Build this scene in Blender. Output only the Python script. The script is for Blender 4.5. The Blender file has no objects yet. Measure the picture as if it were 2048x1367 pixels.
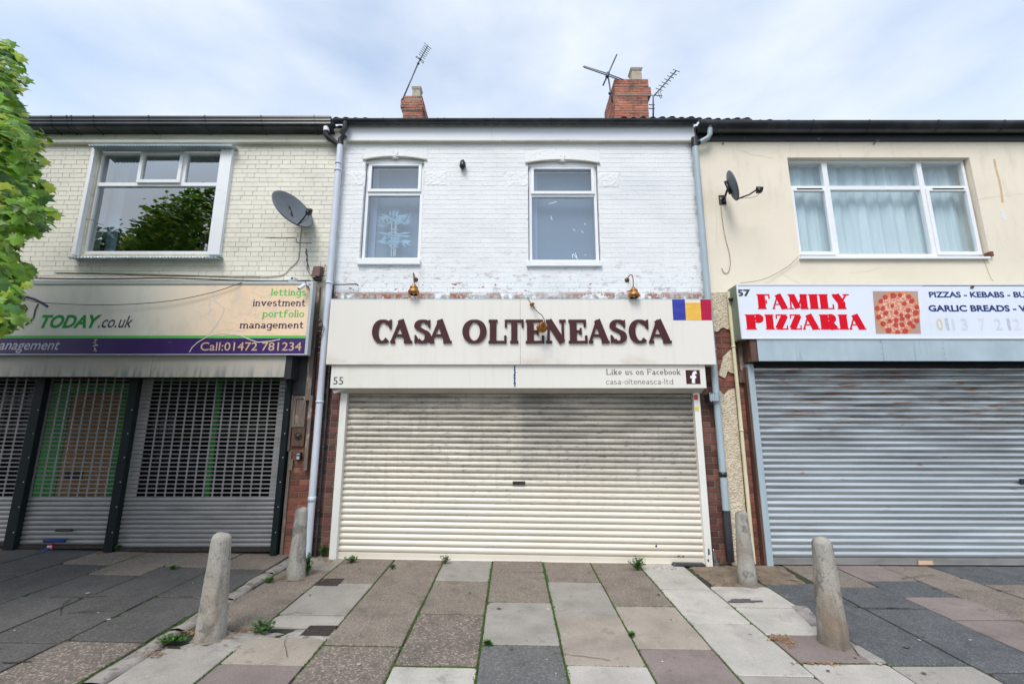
import bpy, math, random
from mathutils import Vector, Matrix
R = math.radians
rnd = random.Random(7)
sc = bpy.context.scene
col = sc.collection
# ---------------------------------------------------------------- camera, sky, sun, exposure
CAM = Vector((0, -6, 1.61)); F = 900.0; PITCH = R(10.9)
cam = bpy.data.cameras.new('camera'); cam.sensor_width = 36; cam.lens = F / 2048 * 36
cam.clip_start = .05; cam.clip_end = 2000
co = bpy.data.objects.new('camera', cam); col.objects.link(co)
co.location = CAM; co.rotation_euler = (R(90) + PITCH, 0, 0); sc.camera = co
SUN_EL, SUN_AZ = 52, 200          # azimuth clockwise from +Y: behind the photographer, a little to the left
world = bpy.data.worlds.new("World"); sc.world = world; world.use_nodes = True
wn, wl = world.node_tree.nodes, world.node_tree.links
wn.clear()
wo = wn.new('ShaderNodeOutputWorld'); wb = wn.new('ShaderNodeBackground')
sky = wn.new('ShaderNodeTexSky'); sky.sky_type = 'NISHITA'; sky.sun_disc = False
sky.sun_elevation = R(SUN_EL); sky.sun_rotation = R(SUN_AZ)
tc = wn.new('ShaderNodeTexCoord')
mp = wn.new('ShaderNodeMapping'); mp.inputs['Scale'].default_value = (1.1, 1.0, 2.6); mp.inputs['Location'].default_value = (9.2, 4.4, 2.6)
nz = wn.new('ShaderNodeTexNoise'); nz.inputs['Scale'].default_value = 1.7; nz.inputs['Detail'].default_value = 7; nz.inputs['Roughness'].default_value = .5
rp = wn.new('ShaderNodeValToRGB'); rp.color_ramp.elements[0].position = .32; rp.color_ramp.elements[1].position = .60
rp.color_ramp.elements[0].color = (.36, .36, .36, 1)
mx = wn.new('ShaderNodeMix'); mx.data_type = 'RGBA'
hz = wn.new('ShaderNodeMix'); hz.data_type = 'RGBA'; hz.blend_type = 'MULTIPLY'; hz.inputs[0].default_value = 1; hz.inputs[7].default_value = (.98, 1.04, 1.0, 1)
vm = wn.new('ShaderNodeVectorMath'); vm.operation = 'SCALE'; vm.inputs['Scale'].default_value = 2.3
mx.inputs[7].default_value = (7.2, 7.75, 8.6, 1)
wl.new(tc.outputs['Generated'], mp.inputs[0]); wl.new(mp.outputs[0], nz.inputs['Vector'])
wl.new(nz.outputs['Fac'], rp.inputs[0]); wl.new(rp.outputs[0], mx.inputs[0])
wl.new(sky.outputs[0], vm.inputs[0]); wl.new(vm.outputs[0], hz.inputs[6]); wl.new(hz.outputs[2], mx.inputs[6])
wl.new(mx.outputs[2], wb.inputs['Color']); wb.inputs['Strength'].default_value = .1
wl.new(wb.outputs[0], wo.inputs[0])
sl = bpy.data.lights.new('sun', 'SUN'); sl.energy = 2.0; sl.angle = R(28); sl.color = (1, .965, .93)
so = bpy.data.objects.new('sun', sl); col.objects.link(so)
sd = Vector((math.sin(R(SUN_AZ)) * math.cos(R(SUN_EL)), math.cos(R(SUN_AZ)) * math.cos(R(SUN_EL)), math.sin(R(SUN_EL))))
so.rotation_euler = sd.to_track_quat('Z', 'Y').to_euler(); so.location = sd * 30
sc.view_settings.view_transform = 'Standard'; sc.view_settings.look = 'None'
sc.view_settings.exposure = .36; sc.view_settings.gamma = 1; sc.view_settings.use_curve_mapping = False
sc.render.engine = 'CYCLES'
# ---------------------------------------------------------------- measuring helpers (a photo point at a known distance)
FW = Vector((0, math.cos(PITCH), math.sin(PITCH))); UP = Vector((0, -math.sin(PITCH), math.cos(PITCH)))
def ray(px, py): return FW + Vector((1, 0, 0)) * ((px - 1023.5) / F) + UP * ((683.5 - py) / F)
def P(px, py, Y):
    d = ray(px, py); return CAM + d * ((Y - CAM.y) / d.y)
def xf(px, py, Y): return P(px, py, Y).x
def zf(py, Y): return P(1023.5, py, Y).z
GX = [(-14, .26), (-6, .14), (-2.83, .075), (-2.1, .045), (2.33, -.03), (6.1, -.045), (14, -.06)]
def gz(x, y):
    if x <= GX[0][0]: b = GX[0][1]
    elif x >= GX[-1][0]: b = GX[-1][1]
    else:
        for (a, za), (c, zc) in zip(GX, GX[1:]):
            if a <= x <= c: b = za + (zc - za) * (x - a) / (c - a); break
    return b + .015 * min(y, 0)
def G(px, py):
    d = ray(px, py); z = 0
    for _ in range(12):
        p = CAM + d * ((z - CAM.z) / d.z); z = gz(p.x, p.y)
    return Vector((p.x, p.y, z))
def proj(p):
    v = Vector(p) - CAM; w = v.dot(FW)
    return 1023.5 + F * v.x / w, 683.5 - F * v.dot(UP) / w, w
# ---------------------------------------------------------------- mesh helpers
class MB:
    def __init__(s): s.v = []; s.f = []; s.sm = False
    def quad(s, a, b, c, d):
        n = len(s.v); s.v += [tuple(a), tuple(b), tuple(c), tuple(d)]; s.f.append((n, n+1, n+2, n+3))
    def poly(s, pts):
        n = len(s.v); s.v += [tuple(p) for p in pts]; s.f.append(tuple(range(n, n+len(pts))))
    def box(s, x0, x1, y0, y1, z0, z1):
        if x0 > x1: x0, x1 = x1, x0
        if y0 > y1: y0, y1 = y1, y0
        if z0 > z1: z0, z1 = z1, z0
        n = len(s.v)
        s.v += [(x0,y0,z0),(x1,y0,z0),(x1,y1,z0),(x0,y1,z0),(x0,y0,z1),(x1,y0,z1),(x1,y1,z1),(x0,y1,z1)]
        s.f += [tuple(n+i for i in q) for q in ((3,2,1,0),(4,5,6,7),(0,1,5,4),(1,2,6,5),(2,3,7,6),(3,0,4,7))]
        return s
    def hexa(s, p):  # 8 points: bottom 4 then top 4
        n = len(s.v); s.v += [tuple(q) for q in p]
        s.f += [tuple(n+i for i in q) for q in ((3,2,1,0),(4,5,6,7),(0,1,5,4),(1,2,6,5),(2,3,7,6),(3,0,4,7))]
        return s
    def bbox(s, x0, x1, y0, y1, z0, z1, b):   # brick-like box with its outward (-y) face bevelled
        n = len(s.v)
        s.v += [(x0,y1,z0),(x1,y1,z0),(x1,y1,z1),(x0,y1,z1),(x0,y0+b,z0),(x1,y0+b,z0),(x1,y0+b,z1),(x0,y0+b,z1),
                (x0+b,y0,z0+b),(x1-b,y0,z0+b),(x1-b,y0,z1-b),(x0+b,y0,z1-b)]
        for i in range(4):
            j = (i+1) % 4; s.f += [(n+i, n+j, n+4+j, n+4+i), (n+4+i, n+4+j, n+8+j, n+8+i)]
        s.f.append((n+8, n+9, n+10, n+11)); return s
    def tube(s, pts, r, seg=8, cap=True):
        pts = [Vector(p) for p in pts]; rs = r if isinstance(r, (list, tuple)) else [r]*len(pts)
        n0 = len(s.v); up = None
        for i, p in enumerate(pts):
            t = (pts[min(i+1, len(pts)-1)] - pts[max(i-1, 0)]).normalized()
            if up is None: up = Vector((0,0,1)) if abs(t.z) < .9 else Vector((0,1,0))
            a = t.cross(up).normalized(); b = a.cross(t).normalized(); up = b
            for k in range(seg):
                an = 2*math.pi*k/seg; s.v.append(tuple(p + a*math.cos(an)*rs[i] + b*math.sin(an)*rs[i]))
        for i in range(len(pts)-1):
            for k in range(seg):
                k2 = (k+1) % seg; s.f.append((n0+i*seg+k, n0+i*seg+k2, n0+(i+1)*seg+k2, n0+(i+1)*seg+k))
        if cap:
            s.f.append(tuple(n0+k for k in range(seg))[::-1]); s.f.append(tuple(n0+(len(pts)-1)*seg+k for k in range(seg)))
        s.sm = True; return s
    def lathe(s, prof, o=(0,0,0), ax=(0,0,1), seg=16):
        ax = Vector(ax).normalized(); u = ax.orthogonal().normalized(); w = ax.cross(u); o = Vector(o); n0 = len(s.v)
        for (r, h) in prof:
            for k in range(seg):
                an = 2*math.pi*k/seg; s.v.append(tuple(o + ax*h + u*math.cos(an)*r + w*math.sin(an)*r))
        for i in range(len(prof)-1):
            for k in range(seg):
                k2 = (k+1) % seg; s.f.append((n0+i*seg+k, n0+i*seg+k2, n0+(i+1)*seg+k2, n0+(i+1)*seg+k))
        s.sm = True; return s
    def prism(s, pts, y0, y1):   # pts (x,z) outline, extruded along y
        n = len(s.v); m = len(pts)
        s.v += [(x, y0, z) for x, z in pts] + [(x, y1, z) for x, z in pts]
        s.f.append(tuple(range(n, n+m))); s.f.append(tuple(range(n+2*m-1, n+m-1, -1)))
        for i in range(m):
            j = (i+1) % m; s.f.append((n+i, n+m+i, n+m+j, n+j))
        return s
    def mesh(s, name, m=None):
        me = bpy.data.meshes.new(name); me.from_pydata(s.v, [], s.f)
        if s.sm:
            me.shade_smooth()
        if m: me.materials.append(m)
        me.update(); return me
def tag(o, label=None, cat=None, group=None, kind=None):
    if label: o['label'] = label
    if cat: o['category'] = cat
    if group: o['group'] = group
    if kind: o['kind'] = kind
    return o
def ob(name, me, loc=(0,0,0), parent=None, kind=None):
    o = bpy.data.objects.new(name, me); col.objects.link(o); o.location = loc
    if parent: o.parent = parent
    if kind: o['kind'] = kind
    return o
WORLD = {}
def wloc(o):
    v = Vector((0,0,0))
    while o: v = v + Vector(o.location); o = o.parent
    return v
def part(name, mb, m, parent, kind=None, label=None, bevel=0, auto=False):
    me = mb.mesh(name, m); o = ob(name, me, -wloc(parent), parent, kind)
    if auto:
        me.shade_smooth(); md = o.modifiers.new('edge', 'EDGE_SPLIT'); md.split_angle = R(40)
    if bevel:
        md = o.modifiers.new('bevel', 'BEVEL'); md.width = bevel; md.segments = 2
    if label: o['label'] = label
    return o
def thing(name, label, cat, loc, group=None, kind=None):
    o = ob(name, None, loc); o.empty_display_size = .1; return tag(o, label, cat, group, kind)
def solo(name, mb, m, label, cat, group=None, bevel=0, kind=None):
    me = mb.mesh(name, m); o = ob(name, me); tag(o, label, cat, group, kind)
    if bevel:
        md = o.modifiers.new('bevel', 'BEVEL'); md.width = bevel; md.segments = 2
    return o
# ---------------------------------------------------------------- materials
def mat(name, c, rough=.6, metal=0, var=.08, vs=3, bump=0, bs=60, layers=(), rand=0, speck=None, spec=.5, hue=0, bd=4, sss=0, vstretch=None, trans=0):
    m = bpy.data.materials.new(name); m.use_nodes = True; nt = m.node_tree; N = nt.nodes; L = nt.links
    b = N['Principled BSDF']; geo = N.new('ShaderNodeNewGeometry')
    b.inputs['Roughness'].default_value = rough; b.inputs['Metallic'].default_value = metal
    b.inputs['Specular IOR Level'].default_value = spec
    def mapped(s):
        mpn = N.new('ShaderNodeMapping'); mpn.inputs['Scale'].default_value = s; L.new(geo.outputs['Position'], mpn.inputs[0]); return mpn.outputs[0]
    def noise(s, det=4, ro=.55):
        n = N.new('ShaderNodeTexNoise'); n.inputs['Scale'].default_value = 1; n.inputs['Detail'].default_value = det; n.inputs['Roughness'].default_value = ro
        L.new(mapped(s), n.inputs['Vector']); return n.outputs['Fac']
    def mrange(x, a, b2, c2=0, d=1):
        n = N.new('ShaderNodeMapRange'); n.inputs[1].default_value = a; n.inputs[2].default_value = b2; n.inputs[3].default_value = c2; n.inputs[4].default_value = d
        if isinstance(x, (int, float)): n.inputs[0].default_value = x
        else: L.new(x, n.inputs[0])
        return n.outputs[0]
    def mixc(f, a, b2):
        n = N.new('ShaderNodeMix'); n.data_type = 'RGBA'
        for i, x in ((0, f), (6, a), (7, b2)):
            if isinstance(x, (tuple, list)): n.inputs[i].default_value = (*x[:3], 1)
            elif isinstance(x, (int, float)): n.inputs[i].default_value = x
            else: L.new(x, n.inputs[i])
        return n.outputs[2]
    def mul(a, b2):
        n = N.new('ShaderNodeMath'); n.operation = 'MULTIPLY'
        for i, x in ((0, a), (1, b2)):
            if isinstance(x, (int, float)): n.inputs[i].default_value = x
            else: L.new(x, n.inputs[i])
        return n.outputs[0]
    vsv = vstretch or (vs, vs, vs)
    cc = mixc(mrange(noise(vsv, 5), .3, .7), tuple(min(1, x*(1-var)) for x in c), tuple(min(1, x*(1+var)) for x in c))
    if rand or hue:
        oi = N.new('ShaderNodeObjectInfo'); h = N.new('ShaderNodeHueSaturation')
        L.new(mrange(oi.outputs['Random'], 0, 1, 1-rand, 1+rand), h.inputs['Value'])
        wn2 = N.new('ShaderNodeTexWhiteNoise'); wn2.noise_dimensions = '1D'; L.new(oi.outputs['Random'], wn2.inputs['W'])
        L.new(mrange(wn2.outputs['Value'], 0, 1, .5-hue, .5+hue), h.inputs['Hue'])
        L.new(cc, h.inputs['Color']); cc = h.outputs[0]
    if speck:
        vo = N.new('ShaderNodeTexVoronoi'); vo.inputs['Scale'].default_value = speck[0]; L.new(geo.outputs['Position'], vo.inputs['Vector'])
        sp = N.new('ShaderNodeSeparateColor'); L.new(vo.outputs['Color'], sp.inputs[0])
        cc = mixc(mrange(sp.outputs[0], speck[3] if len(speck) > 3 else .6, 1, 0, speck[1]), cc, speck[2])
        cc = mixc(mrange(sp.outputs[1], .7, 1, 0, .45), cc, tuple(x*.3 for x in c))
    for ly in layers:
        f = mrange(noise(ly['s'], ly.get('d', 5), ly.get('r', .6)), ly['lo'], ly['hi'])
        se = N.new('ShaderNodeSeparateXYZ'); L.new(geo.outputs['Position'], se.inputs[0])
        if 'z' in ly: f = mul(f, mrange(se.outputs[2], ly['z'][0], ly['z'][1]))
        if 'z2' in ly: f = mul(f, mrange(se.outputs[2], ly['z2'][0], ly['z2'][1]))
        if 'x' in ly: f = mul(f, mrange(se.outputs[0], ly['x'][0], ly['x'][1], ly['x'][2] if len(ly['x']) > 2 else 0, 1))
        cc = mixc(mul(f, ly.get('a', 1)), cc, ly['c'])
    L.new(cc, b.inputs['Base Color'])
    if bump:
        bn = N.new('ShaderNodeBump'); bn.inputs['Distance'].default_value = bump; bn.inputs['Strength'].default_value = 1
        L.new(noise((bs, bs, bs), bd, .6), bn.inputs['Height']); L.new(bn.outputs[0], b.inputs['Normal'])
    if trans:
        tr = N.new('ShaderNodeBsdfTranslucent'); L.new(cc, tr.inputs['Color']); ms = N.new('ShaderNodeMixShader'); ms.inputs[0].default_value = trans
        L.new(b.outputs[0], ms.inputs[1]); L.new(tr.outputs[0], ms.inputs[2]); L.new(ms.outputs[0], N['Material Output'].inputs['Surface'])
    m['cc'] = 1
    return m
def glassmat(name, fac, tint=(1,1,1), rough=.0):
    m = bpy.data.materials.new(name); m.use_nodes = True; nt = m.node_tree; N = nt.nodes; L = nt.links
    N.remove(N['Principled BSDF']); g = N.new('ShaderNodeBsdfGlossy'); g.inputs['Roughness'].default_value = rough
    t = N.new('ShaderNodeBsdfTransparent'); t.inputs['Color'].default_value = (*tint, 1)
    fr = N.new('ShaderNodeFresnel'); fr.inputs['IOR'].default_value = 1.5
    ma = N.new('ShaderNodeMath'); ma.operation = 'ADD'; ma.inputs[1].default_value = fac; ma.use_clamp = True
    mi = N.new('ShaderNodeMixShader'); L.new(fr.outputs[0], ma.inputs[0])
    gb = N.new('ShaderNodeNewGeometry'); one = N.new('ShaderNodeMath'); one.operation = 'SUBTRACT'; one.inputs[0].default_value = 1; L.new(gb.outputs['Backfacing'], one.inputs[1])
    fm = N.new('ShaderNodeMath'); fm.operation = 'MULTIPLY'; L.new(ma.outputs[0], fm.inputs[0]); L.new(one.outputs[0], fm.inputs[1]); L.new(fm.outputs[0], mi.inputs[0])
    L.new(t.outputs[0], mi.inputs[1]); L.new(g.outputs[0], mi.inputs[2]); L.new(mi.outputs[0], N['Material Output'].inputs[0])
    g.inputs['Color'].default_value = (.93, .96, .97, 1)
    # faint waviness of real float glass
    geo = N.new('ShaderNodeNewGeometry'); n = N.new('ShaderNodeTexNoise'); n.inputs['Scale'].default_value = 1.3; n.inputs['Detail'].default_value = 0
    b = N.new('ShaderNodeBump'); b.inputs['Distance'].default_value = .004
    L.new(geo.outputs['Position'], n.inputs['Vector']); L.new(n.outputs['Fac'], b.inputs['Height']); L.new(b.outputs[0], g.inputs['Normal'])
    return m
RED = (.33, .085, .04); WHITEP = (.775, .78, .785)
M = {}
zS = zf(597, 0)
M['wbrick'] = mat('white_brick_paint', WHITEP, .6, var=.035, vs=2.2, bump=.007, bs=45, rand=.02, layers=[
    dict(s=(9,9,12), lo=.60, hi=.64, c=(.28,.29,.29), a=.5, z=(zS+.75, zS+.1), d=8),
    dict(s=(7,7,16), lo=.615, hi=.635, c=(.30,.10,.06), z=(zS+.42, zS+.2), d=8),
    dict(s=(3.2,3,3), lo=.49, hi=.51, c=(.30,.095,.05), z=(zS+.11, zS+.06), d=9, r=.7),
    dict(s=(11,3,3), lo=.50, hi=.52, c=(.36,.34,.31), z=(zS+.08, zS+.04), d=9, r=.7),
    dict(s=(.8,.8,2.5), lo=.48, hi=.75, c=(.60,.62,.64), a=.55),
    dict(s=(9,9,5), lo=.50, hi=.56, c=(.20,.19,.17), a=.8, x=(2.60,2.70), d=8),
    dict(s=(5,5,9), lo=.55, hi=.62, c=(.33,.32,.29), a=.7, z=(zS+.9, zS+.1), d=9, r=.7),
    dict(s=(30,30,14), lo=.63, hi=.68, c=(.40,.41,.40), a=.4, d=8)])
M['wmortar'] = mat('white_painted_mortar', (.75,.755,.76), .7, var=.05, vs=3, bump=.003, bs=60, layers=[
    dict(s=(3.5,3,8), lo=.56, hi=.66, c=(.45,.47,.49), a=.5, d=8),
    dict(s=(4,4,8), lo=.38, hi=.5, c=(.10,.09,.08), z=(zS+.3, zS+.03), d=8)])
M['cbrick'] = mat('cream_brick_paint', (.77,.73,.625), .55, var=.05, vs=1.6, bump=.0025, bs=60, rand=.04, layers=[
    dict(s=(6,6,12), lo=.70, hi=.715, c=(.30,.12,.07), d=8),
    dict(s=(1.2,1.2,3), lo=.48, hi=.75, c=(.52,.50,.43), a=.55)])
M['cmortar'] = mat('cream_painted_mortar', (.57,.54,.44), .8, var=.25, vs=5, bump=.003, bs=60)
M['cmould'] = mat('cream_painted_moulding', (.69,.67,.58), .6, var=.08, vs=2, bump=.002, bs=30, layers=[
    dict(s=(.8,.8,14), lo=.5, hi=.72, c=(.33,.33,.25), a=.6), dict(s=(14,14,2), lo=.6, hi=.75, c=(.30,.29,.24), a=.5)])
M['render'] = mat('cream_render', (.80,.715,.585), .85, var=.04, vs=1.1, bump=.004, bs=75, bd=6, layers=[
    dict(s=(1,1,1.5), lo=.48, hi=.75, c=(.68,.60,.48), a=.5), dict(s=(5,5,1.3), lo=.62, hi=.8, c=(.55,.46,.34), a=.5),
    dict(s=(24,24,24), lo=.70, hi=.73, c=(.35,.27,.18), a=.6), dict(s=(9,9,1.1), lo=.55, hi=.68, c=(.46,.40,.31), a=.45, z=(3.35,2.9), d=8), dict(s=(7,7,1.5), lo=.55, hi=.70, c=(.50,.45,.36), a=.3, z=(4.0,4.35), d=8)])
M['rustain'] = mat('tan_stain', (.60,.44,.25), .85, var=.15, vs=14)
M['roughcast'] = mat('roughcast_render', (.74,.63,.47), .9, var=.1, vs=8, bump=.04, bs=42, bd=3, layers=[
    dict(s=(20,20,20), lo=.5, hi=.75, c=(.42,.34,.23), a=.8)])
M['redbrick'] = mat('red_brick', (.21,.070,.045), .8, var=.25, vs=14, bump=.002, bs=110, rand=.4, hue=.012, layers=[
    dict(s=(9,9,12), lo=.66, hi=.72, c=(.45,.42,.40), a=.5, z=(1.5,.9), d=8), dict(s=(5,5,5), lo=.5, hi=.8, c=(.06,.03,.03), a=.7)])
M['darkbrick'] = mat('dark_brown_brick', (.13,.052,.038), .75, var=.2, vs=14, bump=.002, bs=110, rand=.45, hue=.015, layers=[
    dict(s=(10,10,10), lo=.66, hi=.72, c=(.35,.33,.32), a=.5, z=(1.3,.8), d=8)])
M['mortar'] = mat('grey_brown_mortar', (.23,.195,.165), .9, var=.2, vs=20, bump=.003, bs=80)
M['chbrick'] = mat('chimney_brick', (.44,.15,.095), .8, var=.2, vs=10, bump=.003, bs=60, rand=.22, hue=.012, layers=[
    dict(s=(3,3,5), lo=.46, hi=.66, c=(.12,.065,.05), a=.85), dict(s=(12,12,12), lo=.55, hi=.6, c=(.30,.24,.18), a=.6)])
M['chmortar'] = mat('chimney_mortar', (.32,.26,.21), .9, var=.2)
M['pot'] = mat('chimney_pot_clay', (.42,.37,.28), .8, var=.15, vs=6, bump=.003, bs=20, layers=[dict(s=(6,6,6), lo=.5, hi=.7, c=(.10,.10,.09), a=.8)])
M['upvc'] = mat('white_plastic', (.80,.81,.83), .35, var=.02, layers=[dict(s=(3,3,12), lo=.58, hi=.8, c=(.5,.5,.46), a=.45)])
M['fascia'] = mat('white_fascia_board', (.74,.76,.80), .4, var=.02, vs=.7, layers=[dict(s=(.7,.7,5), lo=.52, hi=.75, c=(.55,.57,.58), a=.5), dict(s=(22,22,22), lo=.73, hi=.76, c=(.2,.2,.2), a=.6)])
M['black'] = mat('black_plastic', (.018,.02,.024), .35, var=.2, layers=[dict(s=(3,3,3), lo=.5, hi=.8, c=(.10,.11,.12), a=.5)])
M['dkboard'] = mat('black_painted_board', (.02,.022,.028), .5, var=.2, bump=.001, bs=30, layers=[dict(s=(6,6,14), lo=.66, hi=.7, c=(.30,.30,.32), a=.6, d=8)])
M['tile'] = mat('roof_tile_concrete', (.045,.048,.048), .85, var=.3, vs=6, bump=.003, bs=60, layers=[dict(s=(5,5,5), lo=.55, hi=.7, c=(.10,.12,.06), a=.6)])
M['wpipe'] = mat('pale_grey_pipe', (.60,.64,.72), .35, var=.04, layers=[dict(s=(9,9,2), lo=.5, hi=.8, c=(.38,.40,.40), a=.5)])
M['gpipe'] = mat('blue_grey_pipe', (.36,.44,.48), .4, var=.05, layers=[dict(s=(9,9,2), lo=.5, hi=.8, c=(.22,.26,.27), a=.5)])
M['cpipe'] = mat('cream_pipe', (.66,.60,.40), .5, var=.08, layers=[dict(s=(20,20,4), lo=.55, hi=.75, c=(.4,.36,.25), a=.6)])
M['signcream'] = mat('cream_sign_panel', (.77,.73,.665), .35, var=.02, vs=.6, layers=[
    dict(s=(1.6,1,3.5), lo=.50, hi=.72, c=(.46,.38,.30), a=.6, z=(zf(702,-.25), zf(728,-.25))),
    dict(s=(14,1,.7), lo=.5, hi=.8, c=(.58,.54,.46), a=.35), dict(s=(60,60,60), lo=.78, hi=.8, c=(.15,.13,.12), a=.7)])
M['housing'] = mat('cream_shutter_box', (.76,.73,.665), .35, var=.02, vs=.6, layers=[
    dict(s=(3.5,1,1.2), lo=.48, hi=.75, c=(.50,.40,.29), a=.6, x=(-1.2,-2.2)), dict(s=(16,1,.9), lo=.55, hi=.8, c=(.55,.53,.47), a=.4)])
M['rail'] = mat('cream_white_rail', (.76,.745,.69), .4, var=.03, layers=[dict(s=(9,9,2), lo=.55, hi=.8, c=(.5,.47,.38), a=.5)])
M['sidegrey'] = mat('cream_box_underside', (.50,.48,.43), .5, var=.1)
M['cshut'] = mat('cream_shutter_slat', (.71,.655,.56), .38, var=.03, vs=1.2, layers=[
    dict(s=(.5,1,2.2), lo=.22, hi=.62, c=(.42,.37,.30), a=.75, z=(.55,1.8), d=6),
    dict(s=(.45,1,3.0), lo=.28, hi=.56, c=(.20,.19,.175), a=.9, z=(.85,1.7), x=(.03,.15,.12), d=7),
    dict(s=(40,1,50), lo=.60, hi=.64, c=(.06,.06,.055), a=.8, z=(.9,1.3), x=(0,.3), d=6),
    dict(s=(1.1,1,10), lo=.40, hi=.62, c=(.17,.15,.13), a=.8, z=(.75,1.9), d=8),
    dict(s=(14,1,.8), lo=.50, hi=.72, c=(.28,.26,.23), a=.6, z=(.6,1.6)),
    dict(s=(9,1,50), lo=.57, hi=.63, c=(.10,.09,.075), a=.75, z=(.35,1.3), d=9),
    dict(s=(1,1,3), lo=.5, hi=.8, c=(.55,.50,.38), a=.5)])
M['gshut'] = mat('galvanised_slat', (.54,.575,.59), .32, metal=.7, var=.2, vs=2, vstretch=(.6,1,9), layers=[
    dict(s=(.9,1,11), lo=.40, hi=.62, c=(.17,.165,.165), a=.8, z=(.7,1.9), d=7),
    dict(s=(1.7,1,26), lo=.545, hi=.62, c=(.24,.10,.05), a=.8, z=(1.4,1.8), d=8, r=.65),
    dict(s=(2.6,1,13), lo=.63, hi=.68, c=(.30,.14,.07), a=.8, z=(.2,1.2)),
    dict(s=(.7,1,24), lo=.55, hi=.7, c=(.25,.27,.28), a=.5)])
M['galv'] = mat('galvanised_sheet', (.42,.50,.55), .4, metal=.4, var=.10, vs=2.5, layers=[
    dict(s=(6,1,1), lo=.55, hi=.8, c=(.58,.64,.68), a=.6), dict(s=(22,1,1), lo=.62, hi=.7, c=(.22,.27,.30), a=.5)], rand=.06)
M['alu'] = mat('grey_aluminium_slat', (.29,.285,.285), .42, metal=.35, var=.1, vs=1.4, layers=[
    dict(s=(2.5,1,12), lo=.5, hi=.75, c=(.17,.155,.15), a=.7), dict(s=(1,1,3), lo=.48, hi=.7, c=(.22,.20,.19), a=.6, z=(.7,.25))])
M['lhouse'] = mat('weathered_steel_box', (.44,.41,.36), .45, metal=.15, var=.08, vs=2, rand=.07, layers=[
    dict(s=(18,1,1.4), lo=.45, hi=.62, c=(.17,.19,.19), a=.75, z=(zf(725,-.25), zf(748,-.25))),
    dict(s=(3,1,6), lo=.55, hi=.7, c=(.52,.38,.25), a=.5), dict(s=(5,1,1), lo=.66, hi=.72, c=(.2,.1,.05), a=.7)])
M['post'] = mat('black_green_post', (.006,.012,.013), .5, var=.3, spec=.25, layers=[dict(s=(12,12,3), lo=.68, hi=.72, c=(.10,.12,.13), a=.6)])
M['wood'] = mat('old_bare_wood', (.16,.125,.10), .8, var=.3, vs=8, vstretch=(45,45,2.5), bump=.002, bs=30, layers=[dict(s=(12,12,5), lo=.55, hi=.65, c=(.42,.36,.30), a=.7, d=8)])
M['bwood'] = mat('brown_wood', (.10,.05,.035), .7, var=.3, vs=8, vstretch=(40,40,3), layers=[dict(s=(14,14,6), lo=.6, hi=.7, c=(.3,.2,.14), a=.5)])
M['green'] = mat('green_paint', (.02,.27,.04), .45, var=.08)
M['board'] = mat('brown_board', (.34,.18,.08), .7, var=.15, vstretch=(14,14,1.5))
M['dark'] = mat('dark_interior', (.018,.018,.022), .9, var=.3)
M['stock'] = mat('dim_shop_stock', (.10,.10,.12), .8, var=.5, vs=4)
M['glassR'] = glassmat('window_glass_front_room', .03, (.95,.98,1))
M['glassL'] = glassmat('window_glass_reflective', .30, (.75,.8,.85))
M['glassM'] = glassmat('window_glass_clear', .13, (.92,.95,1))
M['glassD'] = glassmat('shop_glass', -.03, (.6,.65,.7))
M['lampglass'] = glassmat('floodlight_glass', .06, (.85,.88,.88), .08)
M['blind'] = mat('grey_blue_blind', (.18,.245,.29), .8, var=.03, vs=1)
M['blind2'] = mat('pale_blind_edge', (.33,.42,.50), .8, var=.03)
M['curtain'] = mat('pale_aqua_net_curtain', (.78,.87,.86), .9, var=.08, vstretch=(9,2,.8), trans=.25, layers=[dict(s=(22,3,.6), lo=.5, hi=.75, c=(.50,.64,.66), a=.6)])
M['aqua'] = mat('aqua_decal', (.24,.42,.47), .6, var=.2)
M['palewood'] = mat('pale_decal_stem', (.55,.50,.46), .6, var=.05)
M['letter'] = mat('brown_raised_letter', (.062,.017,.018), .45, var=.08, spec=.25)
M['brownprint'] = mat('faded_brown_print', (.19,.135,.13), .5, var=.12, vs=20)
M['darkprint'] = mat('dark_number_print', (.045,.045,.05), .5)
M['navy'] = mat('navy_print', (.02,.045,.18), .5, spec=.15)
M['redp'] = mat('red_print', (.68,.004,.018), .5, var=.03, spec=.12)
M['wpanel'] = mat('white_sign_panel', (.72,.76,.86), .3, var=.015, vs=.8, layers=[dict(s=(1,1,2), lo=.5, hi=.8, c=(.62,.66,.76), a=.5)])
M['signframe'] = mat('grey_sign_frame', (.50,.55,.56), .4, metal=.3, var=.06)
M['signside'] = mat('green_grey_sign_side', (.20,.24,.19), .6, var=.15)
M['faintA'] = mat('faint_tan_digit', (.62,.56,.42), .5); M['faintB'] = mat('faint_grey_digit', (.50,.53,.58), .5, var=.15, vs=30); M['faintC'] = mat('ghost_digit', (.64,.67,.74), .5)
M['purple'] = mat('purple_print', (.050,.022,.125), .35, var=.12, layers=[dict(s=(8,1,30), lo=.7, hi=.73, c=(.5,.48,.55), a=.7, d=8)])
M['purpletxt'] = mat('dark_purple_print', (.05,.02,.10), .4)
M['dgreen'] = mat('dark_green_print', (.02,.32,.05), .4, spec=.2); M['lgreen'] = mat('light_green_print', (.12,.55,.10), .4, spec=.2)
M['tan'] = mat('tan_print', (.62,.43,.29), .4, spec=.2); M['lilac'] = mat('pale_lilac_print', (.60,.58,.66), .4, spec=.2)
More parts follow.
